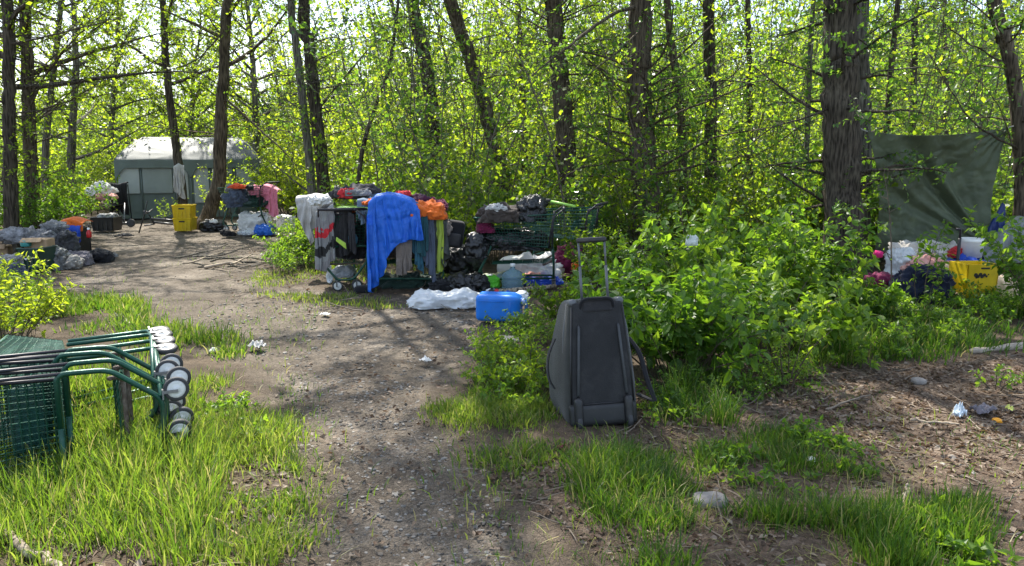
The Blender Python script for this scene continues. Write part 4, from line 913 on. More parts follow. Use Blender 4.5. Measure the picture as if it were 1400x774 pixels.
lump_thing("plastic_bag", "small white bag under the tarp trolley by the trouser leg", "plastic bag", 591, 387, (.13, .12, .11), G_white, 26, kind='bag', sub=3)
lump_thing("bin_bag", "shiny black bin bag slumped between the tarp trolley and the wire trolley", "bin bag", 633, 372, (.42, .4, .42), G_bag, 27, kind='bag', sub=5, z=.12)
lump_thing("bin_bag", "black bin bag on the ground under the slumped bin bag", "bin bag", 640, 398, (.44, .4, .26), G_bag, 28, kind='bag', sub=5)
lump_thing("bin_bag", "black bin bag hanging beside the wire basket's nose", "bin bag", 650, 352, (.24, .26, .34), G_bag, 29, Y=8.75, kind='bag')
lump_thing("coat", "black coat crumpled beside the backpack", "coat", 606, 398, (.34, .3, .2), F_black, 30)

cl("shirt", "pale blue shirt sleeve hanging from the heap between the lime board and the blue tarp", "shirt", F_denim, [(488, 276), (496, 275), (503, 277)], [14, 30, 20], 8.7, amp=.03, nf=1.2, seed=201, back=.1, wr=.02)
cl("towel", "dark teal towel hanging between the blue tarp and the orange sweater", "towel", fabric("dark teal", (.02, .07, .085)), [(571, 290), (577, 289), (584, 292)], [52, 60, 46], 8.55, amp=.03, nf=1.2, seed=202, back=.1, wr=.02)
lump_thing("cap", "small red cap on top of the plum sweater", "cap", 552, 268, (.16, .16, .08), F_red, 203, Y=8.9)
lump_thing("clothes_bundle", "grey brown clothes squeezed under the orange sweater", "clothes", 600, 322, (.30, .3, .24), F_taupe, 204, Y=8.85)
lump_thing("rag", "lime rag trodden on the ground under the tarp trolley", "rag", 616, 396, (.22, .16, .06), F_lime, 205)
lump_thing("shoe", "single black shoe on the dirt under the jacket trolley", "shoe", 498, 398, (.24, .11, .10), F_black, 206, kind='soft')
lump_thing("plastic_bag", "grey plastic bag on the rack under the jacket trolley", "plastic bag", 470, 378, (.26, .22, .16), mat("grey plastic bag", (.28, .29, .30), .4, .15, 8, .5, 26), 207, Y=9.1, kind='sack')
lump_thing("shirt", "red shirt stuffed in the wire basket's nose", "shirt", 664, 318, (.2, .2, .16), F_maroon, 208, Y=8.8)
lump_thing("box", "small cream carton under the wire trolley beside the sheet", "carton", 757, 384, (.16, .14, .14), M_card, 209, kind='soft')

# ------------------------------------------------------------------ the black-bag trolley and what lies under it
lump_thing("holdall", "brown black holdall sprawled on top of the wire trolley", "holdall", 684, 303, (.56, .42, .24), F_brown, 31, Y=8.85, sub=5)
lump_thing("towel", "pale towel tucked in the brown holdall on the wire trolley", "towel", 679, 289, (.22, .16, .09), F_lgrey, 32, Y=8.72)
lump_thing("bin_bag", "shiny black bin bag perched on the handle end of the wire trolley", "bin bag", 727, 302, (.32, .34, .34), G_bag, 33, Y=8.85, kind='bag', sub=5)
lump_thing("bin_bag", "black bin bag packed inside the wire trolley's basket", "bin bag", 703, 341, (.78, .34, .30), G_bag, 34, Y=8.95, kind='bag', sub=5)
t = thing("tool", "lime green tool handle sticking out behind the black-bag trolley", "tool", D(771, 279, 9.4)); a = Acc(); a.tube([(-.16, .05, .03), (.14, -.02, -.03)], .016, 8); a.build("shaft", P_lime, t, True); rb("grip", P_black, t, (-.2, .06, .04), (.10, .04, .04), .015, 5)
a = Acc(); a.tubes(np.stack([spline([tuple(P(681, 399, .03)), tuple(P(705, 397, .045)), tuple(P(735, 394, .04)), tuple(P(760, 391, .05))], 14)]), np.array([[.028, .034, .031, .03, .032, .03, .027, .03, .028, .03, .028, .026, .025, .024]]), 10)
tag(a.build("birch_log", bark("birch bark", (.06, .045, .035), (.52, .44, .34)), None, True), "peeling birch log lying behind the blue jerrycan", "log")
jug = thing("water_jug", "clear blue water cooler bottle standing behind the birch log", "water bottle", P(701, 396))
a = Acc(); a.lathe([(0, 0), (.11, 0), (.128, .012), (.132, .03), (.127, .05), (.132, .07), (.132, .11), (.127, .125), (.132, .14), (.130, .165), (.115, .195), (.075, .222), (.036, .238), (.028, .252), (.028, .285), (.031, .290), (.031, .297)], n=32)
a.build("bottle", mat("clear blue plastic", (.42, .66, .80), .10, .03, 5, 0, 10, trans=.72, ior=1.2), jug, True)
a = Acc(); a.lathe([(.0, .305), (.030, .305), (.033, .30), (.033, .272), (.031, .270)], n=20); a.build("cap", P_white, jug, True)
# blue jerrycan on its side
q = P(683, 441); can = thing("jerrycan", "blue plastic jerrycan lying on its side on the bare dirt", "jerrycan", q, (0, 0, math.radians(-9)))
def can_fn(V):
    V = V.copy(); x = V[:, 0]; g = .007 * (np.exp(-((x - .055) / .008) ** 2)); s = 1 - g / .1
    V[:, 1] *= s; V[:, 2] *= s; k = np.clip((x - .13) / .07, 0, 1); V[:, 2] *= 1 - .16 * k; V[:, 1] *= 1 - .12 * k; return V
rb("can_body", P_blue, can, (-.02, .11, .13), (.42, .24, .255), .045, 22, fn=can_fn)
a = Acc(); a.tube(fillet([(.165, .11, .205), (.235, .11, .20), (.235, .11, .06), (.165, .11, .055)], .03), .016, 8); a.build("can_handle", P_blue, can, True)
a = Acc(); a.lathe([(.0, .0), (.034, .0), (.034, .05), (.03, .055), (0, .055)], (.178, .11, .165), 18, Matrix.Rotation(1.15, 4, 'Y')); a.build("cap", plast("pale blue cap", (.33, .42, .62)), can, True)
a = Acc(); a.tube([(-.20, -.012, .20), (.05, -.012, .20)], .004, 6); a.tube([(.10, -.010, .20), (.10, -.012, .05)], .004, 6); a.build("mould_seam", P_blue, can, True)
lump_thing("plastic_wrap", "crumpled clear wrapping on the jerrycan's cap", "plastic wrap", 713, 410, (.15, .13, .10), G_white, 36, Y=7.35, kind='bag', sub=3)
lump_thing("rag", "royal blue rag behind the jerrycan, against the birch log", "rag", 697, 408, (.34, .14, .08), F_royal, 37)
lump_thing("sack", "white plastic sack lying flat on the path beside the blue tarp", "sack", 608, 417, (.78, .36, .20), G_white, 38, kind='sack', sub=5, flat=.4)
lump_thing("bundle", "white dome shaped bundle under the wire trolley", "bundle", 699, 383, (.34, .3, .40), P_white, 39, kind='soft', z=.0)
lump_thing("sheet", "white sheet heaped under the wire trolley's handle end", "sheet", 735, 382, (.62, .4, .40), F_white, 40, sub=5)
lump_thing("cloth", "salmon cloth at the foot of the white sheet", "cloth", 722, 387, (.30, .16, .17), F_salmon, 41)
lump_thing("tarp_bundle", "bundle of royal blue tarp on the ground at the trolley's wheels", "tarp", 742, 390, (.52, .18, .14), F_royal, 42)
lump_thing("shopping_bag", "yellow and blue shopping bag lying under the wire trolley", "shopping bag", 684, 390, (.50, .26, .20), G_yb, 43, kind='bag', sub=5)
lump_thing("plastic_bag", "crumpled lime green plastic bag beside the water bottle", "plastic bag", 668, 396, (.22, .2, .20), G_lime, 44, kind='bag')
t = thing("tray", "dark green tray of odds and ends in front of the lime bag", "tray", P(673, 402)); a = Acc(); a.lathe([(0, .01), (.11, .01), (.14, .05), (.146, .05), (.115, 0), (0, 0)], n=26); a.build("dish", P_green, t, True)
for i, (x, y, m_) in enumerate(((-.04, .0, P_white), (.03, .03, M_steel), (.05, -.03, P_red), (-.01, -.05, M_tyre))): lump("scrap", m_, t, (x, y, .02), (.06, .05, .05), 60 + i, 'bag', 3)
lump_thing("blanket", "maroon blanket heaped behind the wire trolley", "blanket", 783, 372, (.42, .34, .42), F_maroon, 45, Y=9.6)
lump_thing("garment_heap", "black clothes heaped beside the maroon blanket", "clothes", 800, 372, (.36, .34, .34), F_black, 46, Y=9.5)
lump_thing("cloth", "small orange cloth under the maroon blanket", "cloth", 791, 372, (.18, .14, .16), F_orange, 47, Y=9.3)
lump_thing("plastic_bag", "white carrier bag behind the raised handle of the wheeled bag", "plastic bag", 812, 392, (.38, .3, .36), G_white, 48, kind='bag')
lump_thing("plastic_bag", "white plastic scrap caught high in the dense bush", "plastic bag", 946, 336, (.10, .08, .11), G_white, 49, Y=6.6, kind='bag', sub=3)
lump_thing("plastic_bag", "white plastic scrap low in the bush by the handle", "plastic bag", 894, 364, (.11, .09, .07), G_white, 50, Y=7.2, kind='bag', sub=3)

# ------------------------------------------------------------------ tent
tn = thing("cabin_tent", "grey-green cabin tent with pale window panels and a pale roof", "tent", (D(263, 298, 18.9).x, 18.9, 0), (0, 0, math.radians(17)))
T_wall = mat("tent wall", (.13, .163, .15), .7, .12, 3, .15, 60); T_pale = mat("tent pale panel", (.40, .43, .41), .75, .08, 3, .1, 60, transl=.15); T_mid = mat("tent window flap", (.23, .26, .245), .75, .1, 3, .1, 60)
T_roof = mat("tent roof", (.078, .092, .088), .6, .08, 2, .12, 50, transl=.1); T_val = mat("tent valance", (.12, .15, .14), .65, .12, 3, .1, 60)
def patch(name, m, c, n=24, amp=.012, f=2.5, seed=0, sag=0., nrm=(0, -1, 0), parent=tn):
    a_, b_, c_, d_ = [np.array(x, float) for x in c]; u = np.linspace(0, 1, n)[None, :, None]; v = np.linspace(0, 1, n)[:, None, None]
    G = (a_ * (1 - u) + b_ * u) * (1 - v) + (d_ * (1 - u) + c_ * u) * v
    if name == "roof":
        k = np.linspace(0, 1, n)[:, None]; G[..., 2] = G[0, 0, 2] + (G[-1, 0, 2] - G[0, 0, 2]) * (np.sin(k * np.pi / 2) ** .85 * .55 + .45 * k)
    w = wrinkle(G, amp, f, seed, .6) - sag * (np.sin(np.pi * np.linspace(0, 1, n))[None] * np.sin(np.pi * np.linspace(0, 1, n))[:, None])
    return sheet(name, G + np.array(nrm) * w[..., None], m, parent, .003)
w_, d_, e_, r_ = 1.62, 2.3, 1.40, 1.96
patch("wall", T_wall, [(-w_, 0, 0), (w_, 0, 0), (w_ - .06, .06, e_), (-w_ + .06, .06, e_)], 40, .02, 2, 1)
patch("wall", T_wall, [(w_, 0, 0), (w_ - .05, d_, 0), (w_ - .1, d_ - .1, e_), (w_ - .06, .06, e_)], 20, .02, 2, 2, nrm=(1, 0, 0)); patch("wall", T_wall, [(-w_ + .05, d_, 0), (-w_, 0, 0), (-w_ + .06, .06, e_), (-w_ + .1, d_ - .1, e_)], 20, .02, 2, 3, nrm=(-1, 0, 0))
patch("wall", T_wall, [(w_, d_, 0), (-w_, d_, 0), (-w_ + .1, d_ - .1, e_), (w_ - .1, d_ - .1, e_)], 20, .02, 2, 4, nrm=(0, 1, 0))
ov = .015; h1 = 1.12
patch("roof", T_roof, [(-w_ - ov, -ov, e_), (w_ + ov, -ov, e_), (h1, d_ / 2, r_), (-h1, d_ / 2, r_)], 36, .02, 2, 5, nrm=(0, -.4, .9), sag=-.02)
patch("roof", T_roof, [(w_ + ov, d_, e_), (-w_ - ov, d_, e_), (-h1, d_ / 2, r_), (h1, d_ / 2, r_)], 20, .02, 2, 6, nrm=(0, .4, .9), sag=-.02)
patch("roof", T_roof, [(w_ + ov, -ov, e_), (w_ + ov, d_, e_), (h1, d_ / 2 + .01, r_), (h1, d_ / 2, r_)], 20, .02, 2, 7, nrm=(.6, 0, .8), sag=-.02); patch("roof", T_roof, [(-w_ - ov, d_, e_), (-w_ - ov, -ov, e_), (-h1, d_ / 2, r_), (-h1, d_ / 2 + .01, r_)], 20, .02, 2, 8, nrm=(-.6, 0, .8), sag=-.02)
nu = 60; u = np.linspace(-1, 1, nu); dip = .20 + .30 * np.clip((np.abs(u) - .86) / .14, 0, 1) ** 1.5 + .30 * np.clip(1 - np.abs(u - .02) / .10, 0, 1) ** 1.5
G = np.stack([np.stack([u * (w_ + ov + .005), np.full(nu, -ov - .012) + .012 * np.sin(u * 14) * k, e_ + .005 - dip * k], 1) for k in np.linspace(0, 1, 8)]); sheet("valance", G, T_val, tn, .003)
G = np.stack([np.stack([np.full(nu, w_ + ov + .012), (u + 1) / 2 * (d_ + ov) - ov, e_ + .005 - (.13 + .3 * np.clip((np.abs(u) - .8) / .2, 0, 1)) * k], 1) for k in np.linspace(0, 1, 8)]); sheet("valance", G, T_val, tn, .003)
def panel(nm, m, x0, x1, z0, z1, s=0): return patch(nm, m, [(x0, -.012, z0), (x1, -.012, z0), (x1 - (.0 if abs(x1) < 1.5 else .05 * np.sign(x1)), .035, z1), (x0 - (.0 if abs(x0) < 1.5 else .05 * np.sign(x0)), .035, z1)], 16, .008, 4, s)
panel("window_panel", T_pale, -1.61, -1.12, .60, 1.27, 20); panel("window_panel", T_mid, -1.05, -0.39, .60, 1.24, 21); panel("window_panel", T_pale, -0.32, -0.04, .45, 1.26, 22); panel("window_panel", T_pale, 0.09, 0.43, .35, 1.25, 23); panel("window_panel", T_mid, 0.52, 0.99, .5, 1.24, 24); panel("window_panel", T_pale, 1.08, 1.59, .5, 1.25, 25)
for x in (-1.08, -.355, .03, .476, 1.036):
    a = Acc(); a.tube([(x, -.022, .03), (x, .045, e_ - .08)], .018, 6); a.build("seam", T_val, tn, True)
for x, y in ((-w_, 0), (w_, 0), (w_, d_), (-w_, d_)):
    a = Acc(); a.tube([(x * 1.02, y - .03, 0), (x * .985, y + .01, e_), (x * .68, d_ / 2 + (y - d_ / 2) * .1, r_ + .01)], .014, 6); a.build("pole", M_steel, tn, True)
# cloth strips on the trunk
cl("cloth_strip", "pale cloth strips tied round the thin trunk in front of the tent", "cloth", F_lgrey, [(237, 229), (244, 224), (251, 228)], [30, 42, 36, 46, 30], 17.1, amp=.05, nf=2.5, seed=50, back=.03, wr=.02, nu=26)

# ------------------------------------------------------------------ yard in front of the tent
def crate(name, label, cat, at, d, m, rz=0., lid=None, wall=.015, group=None, rim=True):
    t = thing(name, label, cat, at, (0, 0, rz), group=group); w, l, h = d
    def fn(V): V = V.copy(); s = .90 + .10 * (V[:, 2] / h + .5); V[:, 0] *= s; V[:, 1] *= s; return V
    a = Acc(); s0 = .9
    for sx, sy in ((1, 0), (-1, 0), (0, 1), (0, -1)):
        n = (w / 2, l / 2); nx, ny = sx, sy; L_ = l if sx else w; D_ = w if sx else l
        p = []
        for zz, s in ((0, s0), (h, 1)):
            for ii, off in ((-1, 0), (1, 0), (1, wall), (-1, wall)):
                tpos = ii * (L_ / 2) * s; dpos = D_ / 2 * s - off
                p.append((nx * dpos + (-ny) * tpos * 1, ny * dpos + nx * tpos, zz))
        a.add(p, [[[0, 1, 5, 4], [2, 3, 7, 6], [4, 5, 6, 7], [3, 2, 1, 0], [1, 2, 6, 5], [3, 0, 4, 7]]])
    a.box((0, 0, .01), (w * s0 - .004, l * s0 - .004, .018)); a.build("shell", m, t)
    if rim:
        a = Acc(); a.tube([(-w / 2, -l / 2, h), (w / 2, -l / 2, h), (w / 2, l / 2, h), (-w / 2, l / 2, h), (-w / 2, -l / 2, h)], .012, 6); a.build("rim", m, t)
        a = Acc()
        for i in range(5):
            x = (-.4 + .2 * i) * w; a.box((x, -l / 2 * .955 - .006, h * .5), (.012, .014, h * .86), Euler((-.05 * w / h * 1.0, 0, 0)).to_matrix())
        a.build("rib", m, t)
    if name == 'yellow_crate': rb('hand_slot', P_black, t, (0, -l / 2 * .985 - .012, h * .78), (w * .3, .01, .03), .004, 3)
    if lid: rb("lid", lid, t, (0, 0, h + .012), (w * 1.03, l * 1.03, .03), .01, 6)
    return t
c1 = crate("yellow_crate", "yellow plastic crate on the dirt at the foot of the leaning trunk, lower of two", "crate", P(254, 315), (.37, .34, .25), P_yellow, .05, group="stacked yellow crates")
c2 = crate("yellow_crate", "yellow plastic crate stacked on top of another beside the thin trunk", "crate", P(254, 315) + Vector((-.005, 0, .252)), (.38, .35, .26), P_yellow, .12, group="stacked yellow crates")
crate("storage_box", "low black storage box full of odds and ends in front of the tent", "box", P(147, 315), (.46, .38, .27), P_black)
lump_thing("odds_heap", "whitish odds and ends heaped in the black storage box", "odds and ends", 147, 300, (.36, .26, .14), mat("mixed scrap", (.06, .06, .065), .6, .5, 14, .3, 50, second=(.6, .58, .55)), 51, Y=15.85, kind='bag')
st_ = thing("camp_chair", "black folding camp chair with a coat over its back, beside the tent wall", "camp chair", P(160, 303))
a = Acc(); a.tube([(-.22, -.15, 0), (.20, .2, .5)], .013, 6); a.tube([(.22, -.15, 0), (-.20, .2, .5)], .013, 6); a.tube([(-.22, .25, 0), (-.24, .16, .85)], .013, 6); a.tube([(.22, .25, 0), (.24, .16, .85)], .013, 6); a.build("chair_frame", M_iron, st_, True)
hang("coat", F_black, st_, [tuple(st_.location + Vector((-.2, .14, .86))), tuple(st_.location + Vector((0, .13, .83))), tuple(st_.location + Vector((.22, .14, .88)))], [.75, .5, .66, .74], amp=.05, nf=2.2, seed=52, back=.12, nrm=(0, -1, 0))
sheet("seat", np.stack([np.stack([np.linspace(-.2, .2, 12), np.full(12, y), .42 - .05 * np.sin(np.linspace(0, np.pi, 12))], 1) for y in np.linspace(-.15, .2, 8)]), F_black, st_, .006)
wh = thing("hand_cart", "small two wheeled hand cart lying beside the black storage box", "hand cart", P(170, 311))
a = Acc(); a.tube([(-.12, 0, .10), (.14, .05, .10)], .012, 6); a.tube([(0, .02, .1), (-.1, .3, .5)], .012, 6); a.build("cart_frame", M_steel, wh, True)
for x in (-.12, .14):
    a = Acc(); a.lathe([(0, -.015), (.03, -.02), (.05, -.015), (.085, -.02), (.09, 0), (.085, .02), (.05, .015), (.03, .02), (0, .015)], (x, .02, .09), 18, Matrix.Rotation(1.3, 4, 'X')); a.build("wheel", M_tyre, wh, True)
fr = thing("folding_stand", "black tube frame holding white and pink bedding beyond the camp chair", "frame", P(140, 294))
a = Acc()
for x in (-.28, .28):
    for y in (0, .3): a.tube([(x, y, 0), (x * .9, y, .45)], .014, 6)
a.tube([(-.27, 0, .45), (.27, 0, .45), (.27, .3, .45), (-.27, .3, .45), (-.27, 0, .45)], .014, 6); a.tube([(-.27, 0, .2), (.27, 0, .24)], .012, 6); a.build("tubes", M_iron, fr, True)
lump_thing("bedding", "white bedding heaped on the black tube frame beyond the camp chair", "bedding", 140, 268, (.6, .4, .32), F_white, 53, Y=17.3)
lump_thing("bedding", "rose pink cloth under the white bedding beside the tent", "cloth", 145, 273, (.5, .3, .17), F_salmon, 54, Y=17.1)
# bicycle lying down
bk = thing("bicycle_frame", "bare black bicycle frame lying on the dirt in front of the yellow crates", "bicycle frame", P(232, 311), (0, 0, math.radians(-14)))
a = Acc()
for p0, p1, r in (((-.45, .0, .18), (.25, .05, .14), .02), ((-.42, .02, .10), (.12, .12, .05), .022), ((.25, .05, .14), (.12, .12, .05), .018), ((-.45, .0, .20), (-.40, .03, .06), .022), ((.25, .05, .14), (.60, .0, .06), .012), ((.12, .12, .05), (.60, .0, .05), .014), ((.25, .05, .14), (.32, .04, .22), .015)):
    a.tube([p0, p1], r, 8)
a.build("frame_tubes", M_iron, bk, True)
a = Acc(); a.tube([(-.45, 0, .2), (-.50, -.03, .30), (-.56, .2, .36)], .014, 7); a.tube([(-.50, -.03, .30), (-.42, -.25, .30)], .014, 7); a.build("handlebar", M_iron, bk, True)
a = Acc(); a.tube([(-.40, .03, .06), (-.58, .06, .03)], .016, 7); a.tube([(-.40, -.03, .06), (-.58, -.06, .03)], .016, 7); a.build("fork", M_steel, bk, True)
a = Acc(); a.lathe([(.03, -.006), (.09, -.006), (.095, 0), (.09, .006), (.03, .006), (.03, -.006)], (.12, .10, .06), 22, Matrix.Rotation(.2, 4, 'X')); a.build("chainring", M_steel, bk, True)
rb("saddle", F_black, bk, (.33, .04, .24), (.22, .12, .05), .022, 6)
t = thing("crutch", "thin black crutch propped upright beside the bicycle frame", "crutch", P(192, 319)); a = Acc(); a.tube([(-.03, 0, 0), (.05, .15, .40), (.09, .2, .62)], .014, 7); a.build("shaft", M_iron, t, True); a = Acc(); a.tube([(.0, .2, .42), (.13, .14, .40)], .014, 7); a.build("grip", M_bar, t, True)
lump_thing("floor_mat", "flat black mat on the dirt in front of the bicycle frame", "mat", 170, 322, (.36, .24, .03), F_black, 55)
lump_thing("bin_bag", "black bag with a white scrap on it beside the slanting trunk", "bin bag", 292, 314, (.52, .4, .26), G_bag, 56, kind='bag', sub=5)
lump_thing("paper_scrap", "white scrap lying on the black bag beside the slanting trunk", "scrap", 293, 305, (.16, .12, .08), F_white, 57, Y=15.7, sub=3)
# pink-topped trolley
Yp = 15.4
cl("blanket", "pink fleece blanket trailing over the end of the distant trolley", "blanket", F_pink, [(352, 258), (362, 254), (372, 256), (379, 262)], [22, 26, 40, 30], Yp, amp=.05, nf=2, seed=58, back=.3, wr=.04)
lump_thing("blanket", "pink fleece bundle on top of the distant trolley", "blanket", 356, 267, (.46, .4, .22), F_pink, 59, Y=15.5)
lump_thing("clothes_bundle", "slate blue clothes bundle hanging off the handle end of the distant trolley", "clothes", 325, 283, (.46, .45, .44), F_slate, 60, Y=15.4, sub=5)
lump_thing("clothes_bundle", "grey clothes on top of the slate blue bundle", "clothes", 319, 262, (.3, .3, .18), F_grey, 61, Y=15.4)
lump_thing("shirt", "orange red shirt lying on the grey clothes of the distant trolley", "shirt", 324, 258, (.36, .26, .11), fabric("red orange fabric", (.68, .09, .03)), 62, Y=15.3)
lump_thing("hat", "small black hat between the orange shirt and the pink blanket", "hat", 342, 260, (.16, .16, .12), F_black, 63, Y=15.35, sub=3)
lump_thing("bin_bag", "dark green bag filling the distant trolley's basket", "bag", 345, 283, (.70, .36, .30), mat("dark green bag", (.012, .035, .025), .35, .2, 8, .3, 45), 64, Y=15.5, kind='bag')
lump_thing("sack", "big white sack standing under the distant trolley", "sack", 352, 316, (.72, .4, .50), F_white, 65, sub=5, kind='bag')
lump_thing("plastic_bag", "bright blue plastic bag on the ground under the pink blanket", "plastic bag", 362, 320, (.36, .28, .24), G_blue, 66, kind='bag')
lump_thing("plastic_bag", "white bag flattened beside the bright blue plastic bag", "plastic bag", 338, 320, (.34, .2, .09), G_white, 67, kind='bag')
lump_thing("plastic_bag", "white bags piled beyond the pink blanket in the bushes", "plastic bag", 392, 313, (.44, .36, .34), G_white, 68, kind='bag')
lump_thing("boot", "black boot lying by the distant trolley's wheels", "boot", 312, 322, (.28, .16, .14), F_black, 69)
# dead branches
rs = np.random.RandomState(77); br = thing("branch_pile", "heap of grey dead branches at the path's edge", "branches", P(333, 364))
for i in range(16):
    az = rs.normal() * .5 + (.5 if i % 2 else .2); s0 = np.array([rs.normal() * .35, rs.normal() * .15, .02 + .14 * rs.rand()]); d0 = np.array([math.cos(az), math.sin(az), .05 + .15 * rs.rand()])
    C = curves(s0[None] - d0 * .4, d0[None], np.array([.5 + .7 * rs.rand()]), 9, (0, 0, -.3), .12, rs); a = Acc(); a.tubes(C, np.linspace(1, .4, 9)[None] * (.012 + .03 * rs.rand() ** 2), 7); a.build("branch", B_grey if i % 3 else mat("pale dead wood", (.36, .29, .21), .9, .3, 14, .2, 50), br, True)

# ------------------------------------------------------------------ junk heap with the recycling box
rbx = crate("recycling_box", "dark green recycling box with a white swoosh mark at the front of the junk heap", "recycling box", P(53, 371), (.30, .34, .32), P_green, -.12)
a = Acc(); C = np.array([(-.09, -.176, .19), (-.05, -.178, .205), (-.02, -.178, .18), (.0, -.178, .20), (.03, -.179, .195), (.07, -.179, .205), (.11, -.178, .205)])
a.tube([tuple(c) for c in C], [.004, .009, .013, .009, .009, .007, .003], 6); a.build("swoosh_mark", P_white, rbx, True)
a = Acc(); a.tube(fillet([(-.0, -.170, .07), (.045, -.170, .07), (.023, -.171, .11), (.0, -.170, .07)], .01), .004, 5); a.build("loop_mark", P_teal, rbx, True)
t = thing("cardboard_box", "open tan cardboard box lying on the recycling box", "cardboard box", D(49, 340, 10.15), (0, 0, .1)); rb("carton", M_card, t, (0, .1, .06), (.30, .24, .13), .008, 5); rb("flap", M_card, t, (-.02, -.06, .12), (.26, .10, .006), .002, 4, R=Euler((.5, 0, 0)).to_matrix())
t2 = lump_thing("cup", "small teal pot beside the cardboard box", "pot", 36, 337, (.12, .12, .11), P_teal, 70, Y=10.1, kind='soft', sub=3)
lump_thing("clothes_bundle", "grey and black blanket spread over the top of the junk heap", "blanket", 38, 332, (.66, .5, .22), fabric("grey black blanket", (.05, .05, .055), second=(.30, .30, .31), ns=11, var=.6), 71, Y=10.7, sub=5)
lump_thing("clothes_bundle", "dark quilt bulging at the middle of the junk heap", "quilt", 78, 345, (.52, .5, .40), fabric("black white quilt", (.02, .02, .022), second=(.09, .09, .095)), 72, Y=10.9, sub=5)
lump_thing("towel", "grey towel along the ridge of the junk heap", "towel", 74, 313, (.36, .24, .12), F_grey, 73, Y=11.0)
tt = crate("storage_tote", "grey-black storage tote standing behind the quilt, an orange cloth over it", "storage tote", (D(103, 342, 11.6).x, 11.6, 0), (.30, .36, .44), P_black, -.2)
cl("cloth", "bright orange cloth thrown over the storage tote", "cloth", F_orange, [(80, 304), (95, 300), (112, 306)], [8, 12, 14, 9], 11.4, amp=.03, nf=2, seed=74, back=.32, wr=.04)
cl("cloth", "bright blue cloth hanging from under the orange cloth", "cloth", F_royal, [(83, 309), (95, 311), (109, 312)], [10, 5, 6, 20], 11.36, amp=.02, nf=2, seed=75, back=.1, wr=.02)
t = thing("red_bottle", "small red bottle hanging beside the storage tote", "bottle", D(122, 325, 11.3)); a = Acc(); a.lathe([(0, 0), (.03, .0), (.036, .015), (.036, .08), (.016, .11), (.014, .13), (0, .13)], n=16); a.build("flask", P_red, t, True); a = Acc(); a.lathe([(.018, .118), (.018, .145), (0, .145)], n=14); a.build("cap", P_white, t, True)
t = thing("post", "thin black stake carrying the red bottle", "stake", (D(122, 325, 11.33).x + .0, 11.35, 0)); a = Acc(); a.tube([(0, 0, 0), (.0, 0, .52)], .01, 6); a.build("shaft", M_iron, t, True); a = Acc(); a.tube([(-.04, 0, .5), (.04, -.02, .5)], .008, 6); a.build("crossbar", M_iron, t, True)
lump_thing("rubbish_bag", "black and white printed bag slumped against the recycling box", "bag", 77, 367, (.30, .34, .38), mat("black white plastic", (.015, .015, .016), .35, .3, 9, .3, 40, second=(.30, .30, .29)), 76, kind='bag', sub=5)
lump_thing("sack", "dirty white sack spilling onto the path from the junk heap", "sack", 93, 366, (.36, .34, .20), fabric("dirty white sack", (.30, .28, .25), dirt=(.05, .05, .05), dirt_amt=.4), 77, sub=5, rz=-.4)
lump_thing("rubbish_bag", "lilac grey bag lying in front of the storage tote", "bag", 110, 361, (.32, .3, .24), F_lilac, 78, kind='bag', sub=5)
lump_thing("rubbish_bag", "black cloth bag lying open at the end of the junk heap", "bag", 138, 356, (.36, .34, .20), F_black, 79, kind='bag', sub=5)
lump_thing("rag", "grey rag at the far end of the junk heap", "rag", 152, 350, (.20, .16, .07), F_grey, 80)
lump_thing("clothes_bundle", "plum cloth squeezed between the quilt and the lilac bag", "cloth", 93, 350, (.30, .26, .26), F_purple, 81)
t = thing("cardboard_box", "tan box at the near end of the junk heap", "cardboard box", P(2, 362), (0, 0, .3)); rb("carton", M_card, t, (0, 0, .14), (.26, .22, .27), .01, 5); rb("flap", M_card, t, (.0, -.13, .27), (.22, .10, .006), .002, 4, R=Euler((.6, 0, 0)).to_matrix())
lump_thing("clothes_bundle", "slate blue blanket bundle lying apart beyond the leafy sprig", "blanket", 4, 388, (.48, .46, .36), F_slate, 82, sub=5)
lump_thing("towel", "grey cloth on top of the slate blanket bundle", "towel", 6, 360, (.34, .3, .12), F_grey, 83, Y=9.2)
lump_thing("cloth_strip", "faded pink cloth strip trodden into the path by the junk heap", "cloth strip", 48, 394, (.34, .09, .03), F_pink, 84)

# ------------------------------------------------------------------ tarp camp
# hanging green tarp: drawn tight from its low corner, folds fan out of that corner
n_ = 110
A_, B_, C_, E_ = [np.array(x) for x in (D(1186, 180, 9.3), D(1379, 174, 9.45), D(1352, 338, 9.35), D(1194, 345, 9.7))]
u = np.linspace(0, 1, n_)[None, :, None]; v = np.linspace(0, 1, n_)[:, None, None]
G = (A_ * (1 - u) + B_ * u) * (1 - v) + (E_ * (1 - u) + C_ * u) * v
G[..., 2] -= (.07 * np.sin(np.pi * u[..., 0]) * (1 - v[..., 0]) ** 2)
G[..., 0] += (.10 * np.sin(np.pi * v[..., 0]) * (1 - u[..., 0])) - .06 * np.sin(np.pi * v[..., 0]) * u[..., 0]
dx, dz = G[..., 0] - C_[0], G[..., 2] - C_[2]; ang = np.arctan2(dz, -dx); dist = np.hypot(dx, dz)
fold = (np.sin(ang * 19 + 1.0) + .6 * np.sin(ang * 33 + .4)) * np.exp(-((ang - .82) / .36) ** 2)
dx2, dz2 = G[..., 0] - B_[0], G[..., 2] - B_[2]; ang2 = np.arctan2(-dz2, -dx2); dist2 = np.hypot(dx2, dz2)
G[..., 1] += -.065 * fold * np.clip(dist / .5, 0, 1) * np.exp(-dist / 2.4) - .012 * np.sin(ang2 * 26) * np.exp(-dist2 / .7) + .16 * (np.sin(np.pi * u[..., 0]) * np.sin(np.pi * v[..., 0]))
G[..., 1] += wrinkle(G, .03, 3.2, 90, .7) + wrinkle(G, .008, 9, 91, .7)
o = sheet("green_tarp", G - A_, T_green, None, .003); o.location = A_
